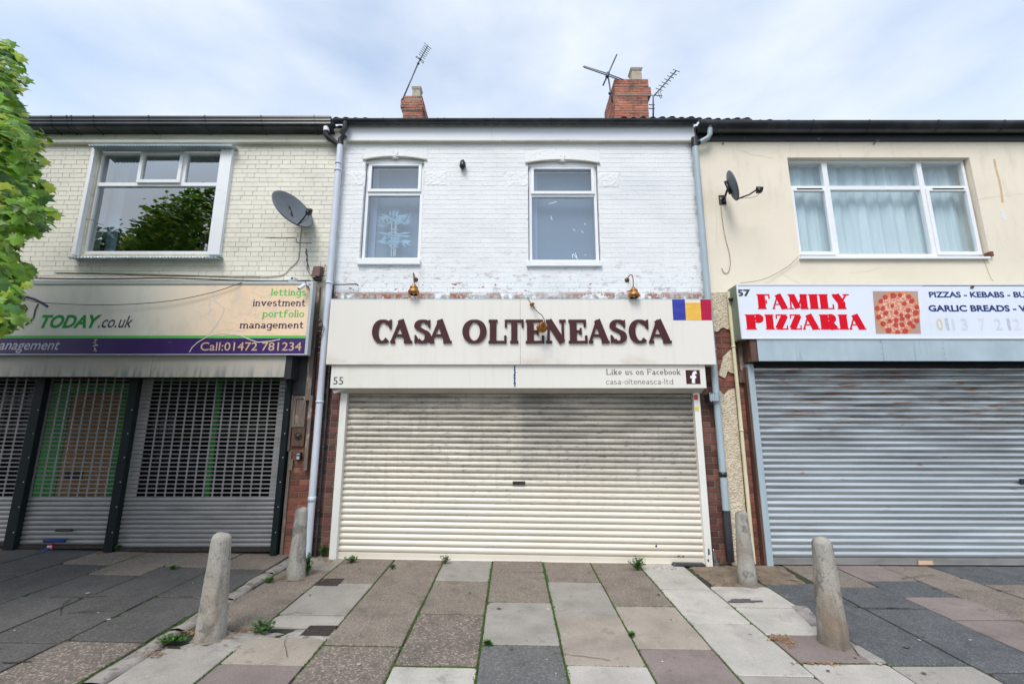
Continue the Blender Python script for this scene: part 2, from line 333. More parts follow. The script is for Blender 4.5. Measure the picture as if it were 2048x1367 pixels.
M['leftsign'] = mat('cream_to_peach_print', (.80,.765,.67), .4, var=.04, vs=.8, layers=[
    dict(s=(.1,.1,.1), lo=-1, hi=0, c=(.92,.66,.44), a=.9, x=(-4.9,-3.6)),
    dict(s=(7,1,7), lo=.52, hi=.62, c=(.82,.62,.44), a=.5, x=(-4.4,-3.8), d=8),
    dict(s=(3,1,1.5), lo=.5, hi=.8, c=(.46,.47,.41), a=.5)])
M['crack'] = mat('pale_scratch', (.72,.68,.62), .5)
M['blue'] = mat('flag_blue', (.045,.055,.34), .55, spec=.15, var=.2, vstretch=(7,1,16)); M['yellow'] = mat('flag_yellow', (.80,.47,.09), .55, spec=.15, var=.1, vstretch=(7,1,16)); M['fred'] = mat('flag_red', (.45,.015,.06), .55, spec=.15, var=.12, vstretch=(7,1,16))
M['pinkw'] = mat('flag_faded_strip', (.50,.15,.35), .5)
M['card'] = mat('pizza_box_print', (.46,.30,.24), .5, var=.1); M['crust'] = mat('pizza_crust_print', (.62,.24,.07), .5, var=.25, vs=40)
M['cheese'] = mat('pizza_cheese_print', (.74,.52,.36), .5, var=.12, vs=30, layers=[dict(s=(38,38,38), lo=.44, hi=.54, c=(.60,.10,.05), a=.85, d=6)])
M['pepp'] = mat('pizza_pepperoni_print', (.46,.045,.035), .5, var=.3, vs=60)
M['brass'] = mat('tarnished_brass', (.48,.22,.06), .42, metal=.75, var=.3, vs=14, layers=[dict(s=(25,25,25), lo=.42, hi=.62, c=(.16,.08,.03), a=.7)])
M['dbrass'] = mat('dark_brass', (.14,.08,.05), .4, metal=.6, var=.2)
M['dish'] = mat('grey_dish', (.11,.13,.155), .5, var=.12, bump=.0006, bs=240)
M['steel'] = mat('antenna_metal', (.10,.11,.14), .4, metal=.6)
M['cable'] = mat('black_cable', (.02,.02,.02), .6); M['gcable'] = mat('dull_beige_cable', (.26,.23,.18), .6)
M['brownplastic'] = mat('brown_plastic', (.13,.060,.05), .6, var=.1)
M['white'] = mat('white_camera_plastic', (.74,.75,.78), .4)
M['concrete'] = mat('bollard_concrete', (.35,.33,.29), .9, var=.18, vs=5, bump=.004, bs=75, bd=5, speck=(170,.35,(.5,.47,.42)), layers=[
    dict(s=(8,8,1.8), lo=.50, hi=.64, c=(.13,.12,.105), a=.75, d=8), dict(s=(4,4,2), lo=.46, hi=.62, c=(.19,.12,.07), a=.7, z=(.6,.1)), dict(s=(5,5,5), lo=.55, hi=.62, c=(.10,.095,.08), a=.7, d=9, r=.7), dict(s=(1,1,1), lo=-1, hi=0, c=(.10,.085,.065), a=.6, z=(.09,-.02)),
    dict(s=(30,30,30), lo=.60, hi=.66, c=(.12,.11,.10), a=.6)])
def slabm(n, c, sp, amt, spc, rough=.85, b=.002):
    return mat('slab_'+n, c, rough, var=.14, vs=3.5, bump=b, bs=150, bd=3, rand=.09, hue=.006, speck=(sp, amt, spc), layers=[
        dict(s=(4,4,4), lo=.52, hi=.74, c=tuple(x*.55 for x in c), a=.6), dict(s=(14,14,14), lo=.62, hi=.72, c=tuple(x*.45 for x in c), a=.45),
        dict(s=(45,45,45), lo=.71, hi=.735, c=(.035,.033,.03), a=.8), dict(s=(5.5,5.5,5.5), lo=.60, hi=.66, c=tuple(x*.45 for x in c), a=.5, d=9, r=.7), dict(s=(2.2,2.2,2.2), lo=.56, hi=.8, c=tuple(min(.6, x*1.3) for x in c), a=.35)])
M['B'] = slabm('brown_aggregate', (.185,.153,.124), 120, .7, (.40,.33,.27)); M['C'] = slabm('coarse_brown_aggregate', (.165,.137,.112), 80, .75, (.44,.37,.30), b=.004)
M['G'] = slabm('light_grey', (.32,.295,.26), 240, .3, (.40,.38,.35)); M['W'] = slabm('pale_grey', (.46,.43,.385), 260, .25, (.55,.53,.5))
M['T'] = slabm('tan_smooth', (.33,.285,.235), 240, .3, (.42,.38,.32)); M['P'] = slabm('pinkish', (.225,.18,.165), 200, .35, (.32,.26,.24))
M['D'] = slabm('dark_grey', (.078,.083,.088), 115, .6, (.23,.23,.23)); M['K'] = slabm('charcoal_speckled', (.13,.128,.125), 90, .7, (.23,.23,.22), b=.004)
M['L'] = slabm('dark_grey_brown', (.088,.083,.079), 115, .5, (.21,.20,.19))
M['joint'] = mat('joint_dirt', (.028,.025,.018), .95, var=.4, vs=14, bump=.004, bs=60, layers=[dict(s=(3,3,3), lo=.5, hi=.6, c=(.035,.06,.015), a=.9)])
M['roughmortar'] = mat('rough_mortar', (.30,.275,.25), .95, var=.25, vs=9, bump=.012, bs=24, bd=6, layers=[dict(s=(12,12,12), lo=.52, hi=.65, c=(.13,.10,.075), a=.8)])
M['dirtshademortar'] = mat('dirty_shade_mortar', (.20,.155,.11), .95, var=.25, vs=6, bump=.010, bs=28, bd=6, layers=[dict(s=(16,16,16), lo=.58, hi=.66, c=(.06,.045,.03), a=.8), dict(s=(4,4,4), lo=.5, hi=.7, c=(.12,.085,.055), a=.7)])  # real dirt on the paving patches, painted contact shadow on the bollard collars
M['moss'] = mat('moss', (.055,.105,.018), .95, var=.4, vs=30, bump=.006, bs=90)
M['weed'] = mat('weed_leaf', (.075,.19,.03), .55, var=.3, vs=20, trans=.3); M['weed2'] = mat('weed_leaf_blue', (.09,.19,.06), .55, var=.3, vs=20, trans=.3)
M['dry'] = mat('dry_debris', (.25,.145,.08), .8, var=.4, vs=40)
M['leafA'] = mat('tree_leaf', (.17,.34,.025), .42, var=.35, vs=5, trans=.35, rand=.25)
M['leafB'] = mat('tree_leaf_yellow', (.42,.52,.05), .42, var=.25, vs=5, trans=.38)
M['leafD'] = mat('tree_leaf_dark', (.055,.15,.02), .45, var=.35, vs=4, trans=.3)
M['bark'] = mat('bark', (.10,.08,.06), .9, var=.3, bump=.01, bs=20, vstretch=(20,20,3))
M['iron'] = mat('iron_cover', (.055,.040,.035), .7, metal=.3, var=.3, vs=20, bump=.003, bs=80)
M['asphalt'] = mat('asphalt', (.05,.05,.052), .9, var=.15, vs=4, bump=.004, bs=90, speck=(90,.3,(.14,.14,.14)))
M['ground'] = mat('ground_far', (.12,.12,.10), .95, var=.3, vs=.2)
M['bluepaint'] = mat('blue_paint_patch', (.02,.05,.14), .5); M['paper'] = mat('torn_paper', (.62,.60,.60), .8, var=.1)
M['sticker_r'] = mat('red_sticker', (.55,.04,.04), .4); M['sticker_y'] = mat('yellow_sticker', (.70,.60,.05), .4)
# ---------------------------------------------------------------- lettering
def arc(cx, cy, rx, ry, a0, a1, n=14):
    return [(cx + rx*math.cos(R(a0 + (a1-a0)*i/n)), cy + ry*math.sin(R(a0 + (a1-a0)*i/n))) for i in range(n+1)]
def ribbon(pts, wfun):
    L = []; Rr = []
    for i, p in enumerate(pts):
        a = pts[max(0, i-1)]; b = pts[min(len(pts)-1, i+1)]
        dx, dy = b[0]-a[0], b[1]-a[1]; l = math.hypot(dx, dy) or 1; dx /= l; dy /= l
        w = wfun(dx, dy)/2; L.append((p[0]-dy*w, p[1]+dx*w)); Rr.append((p[0]+dy*w, p[1]-dx*w))
    return L, Rr
def serif_glyph(ch, T, t, s):
    """strokes of a slab-serif letter: ('m', pts) contrast pen, (w, pts) fixed pen, rect (x0,y0,x1,y1). Cap height 1, x-height .66"""
    h, k = T/2, t/2; S = []; W = .8
    def rect(x0, y0, x1, y1): S.append(('r', [(x0,y0),(x1,y0),(x1,y1),(x0,y1)]))
    def ser(x, y): rect(x-h-s, y-k, x+h+s, y+k)
    def stem(x, y0, y1): rect(x-h, y0, x+h, y1)
    x0 = s+h
    if ch in 'CG':
        S.append(('m', arc(.46, .5, .46-h, .5-k, 52, 312, 26))); S.append(('r', [(.62,.86),(.78,.60),(.84,.60),(.84,1.0),(.78,1.0)]))
    elif ch == 'O':
        S.append(('m', arc(.5, .5, .5-h, .5-k, 0, 360, 36)))
    elif ch == 'S':
        S.append(('m', arc(.35, .735, .31-h*.6, .265-k, 40, 205, 12) + arc(.35, .275, .31-h*.6, .275-k, 70, -140, 16)))
        S.append(('r', [(.50,.86),(.60,.66),(.66,.66),(.66,.99),(.61,.99)])); S.append(('r', [(.02,.0),(.07,.0),(.20,.14),(.08,.34),(.02,.34)]))
    elif ch == 'A':
        S.append((t*1.35, [(s+.02, k), (.44, .985)])); S.append((T*1.05, [(.42, .99), (.80, k)])); rect(.2, .28, .66, .28+t)
        rect(0, 0, .02+2*s+t, t); rect(.80-h-s, 0, .80+h+s, t)
    elif ch in 'EFLI':
        stem(x0, 0, 1); ser(x0, k)
        if ch in 'LI': ser(x0, 1-k)
        if ch in 'EF':
            rect(0, 1-t, .70, 1); rect(.70-t, .70, .70, 1); rect(x0, .5-k, .52, .5+k); rect(.52-t*.8, .36, .52, .64)
        if ch in 'EL': rect(0, 0, .74, t); rect(.74-t, 0, .74, .32)
    elif ch == 'T':
        stem(.42, 0, 1); ser(.42, k); rect(0, 1-t, .84, 1); rect(0, .68, t, 1); rect(.84-t, .68, .84, 1)
    elif ch == 'N':
        S.append((t*1.2, [(.12, 0), (.12, 1)])); S.append((T*1.05, [(.13, .97), (.76, .03)])); S.append((t*1.2, [(.78, .03), (.78, 1)]))
        rect(0, 0, .28, t); rect(0, 1-t, .22, 1); rect(.62, 1-t, .92, 1)
    elif ch == 'M':
        S.append((t*1.2, [(.12, 0), (.14, .98)])); S.append((T*.9, [(.22, .97), (.52, .05)])); S.append((t*1.2, [(.52, .05), (.84, .97)]))
        stem(.90, 0, 1); rect(0, 0, .28, t); rect(0, 1-t, .3, 1); rect(.90-h-s, 0, .90+h+s, t); rect(.8, 1-t, .90+h+s, 1)
    elif ch == 'Y':
        S.append((T, [(.18, .97), (.44, .45)])); S.append((t*1.3, [(.74, .97), (.46, .45)])); stem(.45, 0, .5); ser(.45, k); rect(0, 1-t, .36, 1); rect(.58, 1-t, .9, 1)
    elif ch == 'Z':
        S.append((T, [(.14, .06), (.58, .94)])); rect(.04, 1-t, .70, 1); rect(0, 0, .70, t); rect(.04, .72, .04+t, 1); rect(.70-t, 0, .70, .28)
    elif ch in 'PR':
        stem(x0, 0, 1); ser(x0, k); rect(0, 1-t, x0+.1, 1)
        S.append(('m', [(x0, 1-k)] + arc(.46, .73, .36-h, .27-k, 90, -90, 14) + [(x0, .46+k)]))
        if ch == 'R': S.append((T*.95, [(.44, .5), (.70, .04)])); rect(.56, 0, .90, t)
    # lower case, x-height .66
    else:
        X = .66; rx = .27
        def bowl(cx): S.append(('m', arc(cx, X/2, rx-h, X/2-k, 0, 360, 22)))
        def arch(xa, xb): S.append(('m', [(xa, X*.62)] + arc((xa+xb)/2, X*.62, (xb-xa)/2, X*.38-k, 180, 0, 10) + [(xb, k)])); ser(xb, k)
        def fl(x, y): rect(x-h-s, y-t, x+h, y)
        if ch in 'oce': 
            if ch == 'o': bowl(.3)
            else:
                S.append(('m', arc(.3, X/2, rx-h, X/2-k, 40 if ch == 'c' else 0, 315, 22)))
                if ch == 'e': rect(.3-rx+h, X/2-k, .3+rx-h*.5, X/2+k)
        elif ch in 'bdpqg':
            bowl(.3); sx = .3-rx+h*.9 if ch in 'bp' else .3+rx-h*.9
            if ch in 'bd': stem(sx, 0, 1); fl(sx, 1)
            elif ch == 'p': stem(sx, -.28, X); fl(sx, X); ser(sx, -.28+k)
            else: stem(sx, -.1, X); S.append(('m', arc(.3, -.1, sx-.3, .18, 0, -150, 10)))
        elif ch in 'il': stem(.22, 0, X if ch == 'i' else 1); ser(.22, k); fl(.22, X if ch == 'i' else 1); 
        elif ch == 'k': stem(.16, 0, 1); ser(.16, k); fl(.16, 1); S.append((t*1.4, [(.2, .28), (.5, X)])); S.append((T, [(.3, .38), (.54, .03)])); rect(.42, 0, .66, t); rect(.38, X-t, .62, X)
        elif ch in 'nm':
            stem(.16, 0, X); ser(.16, k); fl(.16, X); arch(.16, .5)
            if ch == 'm': arch(.5, .84)
        elif ch == 'r': stem(.16, 0, X); ser(.16, k); fl(.16, X); S.append(('m', arc(.34, X*.6, .18, X*.4-k, 180, 50, 8)))
        elif ch == 'u': stem(.5, 0, X); ser(.5, k); S.append(('m', [(.16, X)] + arc(.33, X*.38, .17, X*.38-k, 180, 360, 10))); fl(.16, X); fl(.5, X)
        elif ch == 't': stem(.2, .1, .88); S.append(('m', arc(.34, .16, .14, .16-k, 180, 320, 8))); rect(.04, X-t, .42, X)
        elif ch == 'f': stem(.2, 0, .8); ser(.2, k); S.append(('m', arc(.36, .8, .16, .2-k, 180, 40, 8))); rect(.04, X-t, .44, X)
        elif ch == 's': S.append(('m', arc(.26, X*.74, .2-h*.5, X*.26-k, 30, 200, 10) + arc(.27, X*.27, .22-h*.5, X*.27-k, 70, -155, 12)))
        elif ch == 'a': stem(.44, 0, X*.7); ser(.46, k); S.append(('m', arc(.28, X*.7, .16, X*.3-k, 0, 155, 10))); S.append(('m', arc(.25, X*.28, .19-h*.5, X*.28-k, 0, 360, 16)))
        elif ch == 'v': S.append((T, [(.14, X-k), (.34, .04)])); S.append((t*1.3, [(.54, X-k), (.34, .04)])); rect(.02, X-t, .28, X); rect(.42, X-t, .66, X)
        elif ch == '-': rect(.05, .3, .38, .3+t)
        if ch == 'i': rect(.22-h, .80, .22+h, .80+T)
    return S
def glyph_mesh(mb, S, T, t, fx, fz, Y, depth=0, eps=.0003):
    """fx, fz map glyph units to world; every stroke lies a hair in front of the last so no faces coincide"""
    def wf(dx, dy): return t + (T-t)*abs(dy)**1.5
    i = len(mb.v) // 7 % 5
    for j, (m, pts) in enumerate(S):
        y = Y - eps*(j + 1)
        if m == 'r': q = [(fx(*p), fz(*p)) for p in pts]
        else:
            L, Rr = ribbon(pts, wf if m == 'm' else (lambda dx, dy, w=m: w)); 
            L = [(fx(*p), fz(*p)) for p in L]; Rr = [(fx(*p), fz(*p)) for p in Rr]; q = None
        if depth:
            quads = [q] if q else [[L[a], Rr[a], Rr[a+1], L[a+1]] for a in range(len(L)-1)]
            if q: mb.prism(q, y-depth, Y+.001)
            else:
                n = len(mb.v); c = len(L)
                for a in range(c):
                    for yy in (y-depth, Y+.001): mb.v += [(L[a][0], yy, L[a][1]), (Rr[a][0], yy, Rr[a][1])]
                for a in range(c-1):
                    b = n+4*a; mb.f += [(b, b+1, b+5, b+4), (b, b+4, b+6, b+2), (b+1, b+3, b+7, b+5)]
                mb.f += [(n, n+2, n+3, n+1), (n+4*(c-1), n+4*(c-1)+1, n+4*(c-1)+3, n+4*(c-1)+2)]
        else:
            if q: mb.poly([(x, y, z) for x, z in q])
            else:
                n = len(mb.v); c = len(L)
                for a in range(c): mb.v += [(L[a][0], y, L[a][1]), (Rr[a][0], y, Rr[a][1])]
                for a in range(c-1): mb.f.append((n+2*a, n+2*a+1, n+2*a+3, n+2*a+2))
def gext(S, T, t):
    xs = []; ys = []
    for m, pts in S:
        if m == 'r': q = pts
        else:
            a, b = ribbon(pts, (lambda dx, dy: t + (T-t)*abs(dy)**1.5) if m == 'm' else (lambda dx, dy, w=m: w)); q = a+b
        xs += [p[0] for p in q]; ys += [p[1] for p in q]
    return min(xs), max(xs), min(ys), max(ys)
def serif_letter(ch, px0, px1, py0, py1, Y, T, t, s, depth=0):
    S = serif_glyph(ch, T, t, s); a, b, c, d = gext(S, T, t)
    X0, X1 = xf(px0, py1, Y), xf(px1, py1, Y); Z0, Z1 = zf(py1, Y), zf(py0, Y); mb = MB()
    glyph_mesh(mb, S, T, t, lambda x, y: X0 + (x-a)/(b-a)*(X1-X0), lambda x, y: Z0 + (y-max(c, 0) if False else y)/(1)*(Z1-Z0), Y, depth)
    return mb
def serif_line(text, px0, px1, pybase, pytop, Y, T, t, s, gap=.06, top=1.0):
    X0, X1 = xf(px0, pybase, Y), xf(px1, pybase, Y); Z0, Z1 = zf(pybase, Y), zf(pytop, Y)
    cur = 0; items = []
    for ch in text:
        if ch == ' ': cur += .42; continue
        S = serif_glyph(ch, T, t, s); a, b, c, d = gext(S, T, t); items.append((S, cur-a)); cur += b-a+gap
    cur -= gap; mb = MB(); k = (X1-X0)/cur; kz = (Z1-Z0)/top
    for S, o in items: glyph_mesh(mb, S, T, t, lambda x, y, o=o: X0+(x+o)*k, lambda x, y: Z0+y*kz, Y)
    return mb
def sans_line(text, px0, px1, pybase, pytop, Y, bold=0, shear=0):
    """built-in sans letters, set between two points of the sign"""
    cu = bpy.data.curves.new('text', 'FONT'); cu.body = text; cu.offset = bold; cu.shear = shear; cu.resolution_u = 3
    o = bpy.data.objects.new('text', cu); col.objects.link(o); bpy.context.view_layer.update()
    me = o.evaluated_get(bpy.context.evaluated_depsgraph_get()).to_mesh()
    vs = [v.co.copy() for v in me.vertices]; fs = [tuple(p.vertices) for p in me.polygons]
    bpy.data.objects.remove(o); bpy.data.curves.remove(cu)
    a, b = min(v.x for v in vs), max(v.x for v in vs); cap = max(v.y for v in vs)
    X0, X1 = xf(px0, pybase, Y), xf(px1, pybase, Y); Z0, Z1 = zf(pybase, Y), zf(pytop, Y); mb = MB()
    mb.v = [(X0+(v.x-a)/(b-a)*(X1-X0), Y, Z0+v.y/cap*(Z1-Z0)) for v in vs]; mb.f = fs
    return mb
def stroke_px(mb, pts, wpx, Y):
    q = [(xf(x, y, Y), zf(y, Y)) for x, y in pts]; ws = wpx*6.1/900
    L, Rr = ribbon(q, lambda a, b: ws); n = len(mb.v)
    for a in range(len(q)): mb.v += [(L[a][0], Y, L[a][1]), (Rr[a][0], Y, Rr[a][1])]
    for a in range(len(q)-1): mb.f.append((n+2*a, n+2*a+1, n+2*a+3, n+2*a+2))
def flatrect(px0, px1, py0, py1, Y, mb=None):
    mb = mb or MB(); a, b, c, d = xf(px0, py1, Y), xf(px1, py1, Y), zf(py1, Y), zf(py0, Y)
    mb.quad((a, Y, c), (b, Y, c), (b, Y, d), (a, Y, d)); return mb
# ---------------------------------------------------------------- pavement, road and ground
pave = MB()
xs = [-30, -14, -10, -8, -6, -4.4, -2.83, -2.1, 0, 2.33, 4, 6.1, 8, 10, 14, 30]; ys = [-7.2, -5, -2.5, 0, .6]
for i in range(len(xs)-1):
    for j in range(len(ys)-1):
        c = [(xs[i], ys[j]), (xs[i+1], ys[j]), (xs[i+1], ys[j+1]), (xs[i], ys[j+1])]
        pave.quad(*[(x, y, gz(x, y)-.016) for x, y in c])
pavement = solo('pavement', pave, M['joint'], 'jointed pavement of mixed paving slabs in front of the three shops', None, kind='structure')
sw = MB(); sw.box(-60, 60, -7.35, -7.2, -.4, -.02); solo('kerb', sw, M['G'], 'long straight stone kerb at the road edge of the pavement', None, kind='structure')
rd = MB(); rd.quad((-60,-15,-.24),(60,-15,-.24),(60,-7.35,-.24),(-60,-7.35,-.24)); solo('road', rd, M['asphalt'], 'dark asphalt road running past the shops', None, kind='structure')
gd = MB(); gd.quad((-600,-600,-.5),(600,-600,-.5),(600,600,-.5),(-600,600,-.5)); solo('ground', gd, M['ground'], 'flat open ground reaching the horizon', None, kind='structure')
fp = MB(); fp.box(-60, 60, -19, -15, -.45, -.12); solo('far_pavement', fp, M['G'], 'plain pavement on the far side of the road', None, kind='structure')
rs = random.Random(3)
def colx(v): return xf(v, 1122, 0)      # joint position given where it meets the shop fronts
def rowY(v, y): return G(1023.5 + (v-1023.5)*(y-843)/279.0, y).y
def slab(x0, x1, y0, y1, m, crack=False):
    g = .0095 if m in 'LDCBP' else .0075; cx, cy = (x0+x1)/2, (y0+y1)/2; dz = rs.uniform(-.005, .005); tx, ty = rs.uniform(-.006, .006), rs.uniform(-.006, .006)
    def cor():
        c = rs.uniform(.006, .014) if rs.random() < .62 else rs.uniform(.022, .06); return c, c*rs.uniform(.6, 1.4)
    o = []
    for (sx, sy, order) in ((-1,-1,0),(1,-1,1),(1,1,0),(-1,1,1)):
        a, b = cor(); X = (x0+g) if sx < 0 else (x1-g); Yy = (y0+g) if sy < 0 else (y1-g)
        p1 = (X, Yy - sy*b); p2 = (X - sx*a, Yy); mid = (X - sx*a*.3, Yy - sy*b*.3)
        o += [p1, mid, p2] if not order else [p2, mid, p1]
    j = lambda: rs.uniform(-.003, .003)
    # a few wobbling points along the edges
    pts = []
    for i, p in enumerate(o):
        q = o[(i+1) % len(o)]; pts.append(p)
        l = math.hypot(q[0]-p[0], q[1]-p[1])
        if l > .2:
            for k in (1, 2, 3): pts.append((p[0]+(q[0]-p[0])*k/4+j(), p[1]+(q[1]-p[1])*k/4+j()))
    mb = MB(); n = len(pts); zt = lambda x, y, i: gz(x, y) + dz + (x-cx)*tx + (y-cy)*ty - (0 if i else 0)
    mb.v = [(x-cx, y-cy, zt(x, y, 0)-.045) for x, y in pts] + [(x-cx, y-cy, zt(x, y, 0)-.004) for x, y in pts]
    ins = [(x+(cx-x)*.012, y+(cy-y)*.012) for x, y in pts]
    mb.v += [(x-cx, y-cy, zt(x, y, 0)) for x, y in ins]
    for i in range(n):
        k = (i+1) % n; mb.f += [(i, k, n+k, n+i), (n+i, n+k, 2*n+k, 2*n+i)]
    mb.f.append(tuple(range(2*n, 3*n)))
    if m in 'LDC' and rs.random() < .7: mb.v = [(x*.998, y*.998, z) for x, y, z in mb.v]
    s = ob('paving_slab', mb.mesh('paving_slab', M[m]), (cx, cy, 0), pavement)
    return s
TOP = 0
cols = {
 (608,694): [(TOP,'T'),(1138,'B'),(1181.5,'B'),(1262,None),(1298,'G'),(1395,'G'),(1600,'')],
 (694,791): [(TOP,'B'),(1165,'G'),(1229,'G'),(1254,None),(1273,'T'),(1327,'P'),(1440,'B'),(1650,'')],
 (791,889): [(TOP,'B'),(1200,'B'),(1290,'C'),(1405,'B'),(1600,'')],
 (889,985): [(TOP,'G'),(1160,'B'),(1226,'C'),(1331,'W'),(1470,'B'),(1700,'')],
 (985,1084): [(TOP,'B'),(1143,'B'),(1204,'G'),(1290,'K'),(1410,'B'),(1600,'')],
 (1084,1178): [(TOP,'B'),(1164,'G'),(1231,'T'),(1331,'W'),(1480,'B'),(1700,'')],
 (1178,1272): [(TOP,'B'),(1148,'B'),(1211,'T'),(1296,'P'),(1420,'G'),(1640,'')],
 (1272,1360): [(TOP,'W'),(1177,'W'),(1246,'W'),(1352,'G'),(1520,'W'),(1800,'')],
 (1360,1462): [(TOP,None),(1173,'W'),(1215,'W'),(1270,'P'),(1326,'W'),(1440,'G'),(1640,'')],
 (1462,1558): [(TOP,None),(1165,'D'),(1214,'D'),(1330,'G'),(1460,'D'),(1700,'')],
 (1558,1655): [(TOP,'B'),(1174,'D'),(1217,'D'),(1345,'D'),(1520,'D'),(1800,'')],
 (1655,1751): [(TOP,'P'),(1161,'D'),(1193,'P'),(1239,'P'),(1330,'B'),(1500,'D'),(1700,'')],
 (1751,1847): [(TOP,'B'),(1156,'B'),(1180,'B'),(1238,'B'),(1340,'D'),(1500,'')],
 (1847,1943): [(TOP,'D'),(1169,'B'),(1200,'B'),(1260,'D'),(1380,'B'),(1560,'')],
 (1943,2040): [(TOP,'D'),(1159,'B'),(1190,'D'),(1250,'B'),(1350,'')],
 (2040,2136): [(TOP,'B'),(1155,'D'),(1190,'B'),(1250,'D'),(1350,'')],
 (2136,2232): [(TOP,'D'),(1160,'B'),(1200,'D'),(1270,'')],
 (484,581): [(TOP,'B'),(1137,'L'),(1195,'L'),(1232,'L'),(1283,'C'),(1400,'L'),(1600,'')],
 (388,484): [(TOP,'B'),(1134,'L'),(1190,'L'),(1285,'L'),(1400,'L'),(1600,'')],
 (293,388): [(TOP,'B'),(1149,'L'),(1195,'L'),(1324,'L'),(1480,'L'),(1700,'')],
 (197,293): [(TOP,'B'),(1128,'L'),(1184,'L'),(1260,'L'),(1380,'L'),(1600,'')],
 (101,197): [(TOP,'L'),(1150,'L'),(1222,'L'),(1310,'L'),(1440,'')],
 (4,101): [(TOP,'L'),(1135,'L'),(1190,'L'),(1280,'L'),(1400,'')],
 (-93,4): [(TOP,'B'),(1150,'L'),(1210,'L'),(1300,'')],
 (-190,-93): [(TOP,'L'),(1140,'L'),(1200,'L'),(1290,'')],
}
for (v0, v1), rows in cols.items():
    X0, X1 = colx(v0), colx(v1); vc = (v0+v1)/2
    for (ya, m), (yb, _) in zip(rows, rows[1:]):
        Ya = .12 if ya == TOP else rowY(vc, ya); Yb = rowY(vc, yb)
        if m: slab(X0, X1, Yb, Ya, m)
# rough mortar patches and the kerb strip at the bay edges
def patch(pts, m, name, amp=.006, n=9, lift=.0):
    """a lumpy sheet laid over a ground outline given in photo points"""
    g = [G(*p) for p in pts]; mb = MB(); r2 = random.Random(len(pts)*7+int(g[0].x*100))
    a, b, c, d = g
    for i in range(n+1):
        for j in range(n+1):
            u, v = i/n, j/n; p = (a*(1-u)+b*u)*(1-v) + (d*(1-u)+c*u)*v
            e = .0 if 0 < i < n and 0 < j < n else -.012
            jx = r2.uniform(-.012, .012) if e else 0
            mb.v.append((p.x+jx, p.y+jx, gz(p.x, p.y)+lift+e+r2.uniform(-amp, amp)))
    for i in range(n):
        for j in range(n):
            k = i*(n+1)+j; mb.f.append((k, k+n+1, k+n+2, k+1))
    mb.sm = True; return part(name, mb, m, pavement)
patch([(350,1298),(478,1299),(570,1262),(420,1258)], M['roughmortar'], 'mortar_patch', .008, 12)
patch([(590,1256),(548,1276),(668,1277),(690,1256)], M['roughmortar'], 'mortar_patch', .003, 8)
patch([(1372,1128),(1432,1174),(1535,1174),(1470,1128)], M['dirtshademortar'], 'mortar_patch', .009, 14)
patch([(1470,1128),(1535,1170),(1620,1170),(1560,1128)], M['dirtshademortar'], 'mortar_patch', .006, 12)
Xa, Xb = colx(582), colx(607)
y = .0; ks = random.Random(5)
while y > -5.5:
    l = ks.uniform(.35, .9); mb = MB(); w0, w1 = ks.uniform(-.02, .012), ks.uniform(-.012, .02); n = 6
    L_, R_ = [], []
    for i in range(n+1):
        yy = y - .01 - (l-.03)*i/n; L_.append((Xa+.008+ks.uniform(0, .025), yy)); R_.append((Xb-.008+ks.uniform(-.03, .01), yy))
    for i in range(n+1):
        for (x, yy, dz) in ((L_[i][0]-.01, L_[i][1], -.04), (*L_[i], ks.uniform(-.002, .006)), ((L_[i][0]+R_[i][0])/2, yy if False else L_[i][1], ks.uniform(.004, .012)), (*R_[i], ks.uniform(-.002, .006)), (R_[i][0]+.01, R_[i][1], -.04)):
            mb.v.append((x, yy, gz(x, yy)+dz))
    for i in range(n):
        for k in range(4): mb.f.append((i*5+k, i*5+5+k, i*5+6+k, i*5+k+1))
    mb.sm = True; part('edge_stone', mb, M['roughmortar'], pavement); y -= l
# moss and dirt lying in the joints
ms = MB(); mr = random.Random(11)
def tuft(mb, x, y, z, r, h, r2):
    k = r2.randint(4, 6); n = len(mb.v); a0 = r2.uniform(0, 6)
    for i in range(k): mb.v.append((x+r*r2.uniform(.7,1.3)*math.cos(a0+6.283*i/k), y+r*r2.uniform(.7,1.3)*math.sin(a0+6.283*i/k), z))
    mb.v.append((x+r2.uniform(-r,r)*.3, y, z+h))
    for i in range(k): mb.f.append((n+i, n+(i+1) % k, n+k))
def mossline(va, y0, y1, dens, wid=.011, h=.012):
    X = colx(va); Ya, Yb = rowY(va, y0), rowY(va, y1); n = int(abs(Ya-Yb)*dens)
    for _ in range(n):
        yy = mr.uniform(Yb, Ya)
        if math.sin(yy*5+va) + mr.random()*1.2 < -.1: continue
        x = X + mr.gauss(0, wid*.55); tuft(ms, x, yy, gz(x, yy)-.014, mr.uniform(.005, .012), mr.uniform(.4, 1.25)*h+.006, mr)
mossline(985, 1125, 1420, 420, .014, .016); mossline(1084, 1125, 1420, 600, .018, .018); mossline(889, 1125, 1400, 160); mossline(1178, 1125, 1380, 200)
mossline(791, 1125, 1400, 120); mossline(694, 1125, 1400, 110); mossline(1272, 1130, 1400, 170); mossline(1360, 1210, 1330, 420, .02); mossline(1462, 1165, 1230, 380, .014); mossline(582, 1150, 1400, 260, .02)
mossline(388, 1105, 1250, 90); mossline(484, 1100, 1280, 90); mossline(293, 1105, 1220, 70)
def mosscross(va, vb, y, dens=200, h=.012):
    Yc = rowY((va+vb)/2, y); X0, X1 = colx(va), colx(vb)
    for _ in range(int((X1-X0)*dens)):
        x = mr.uniform(X0, X1); yy = Yc+mr.gauss(0, .006); tuft(ms, x, yy, gz(x, yy)-.014, mr.uniform(.004, .011), mr.uniform(.4, 1.2)*h+.006, mr)
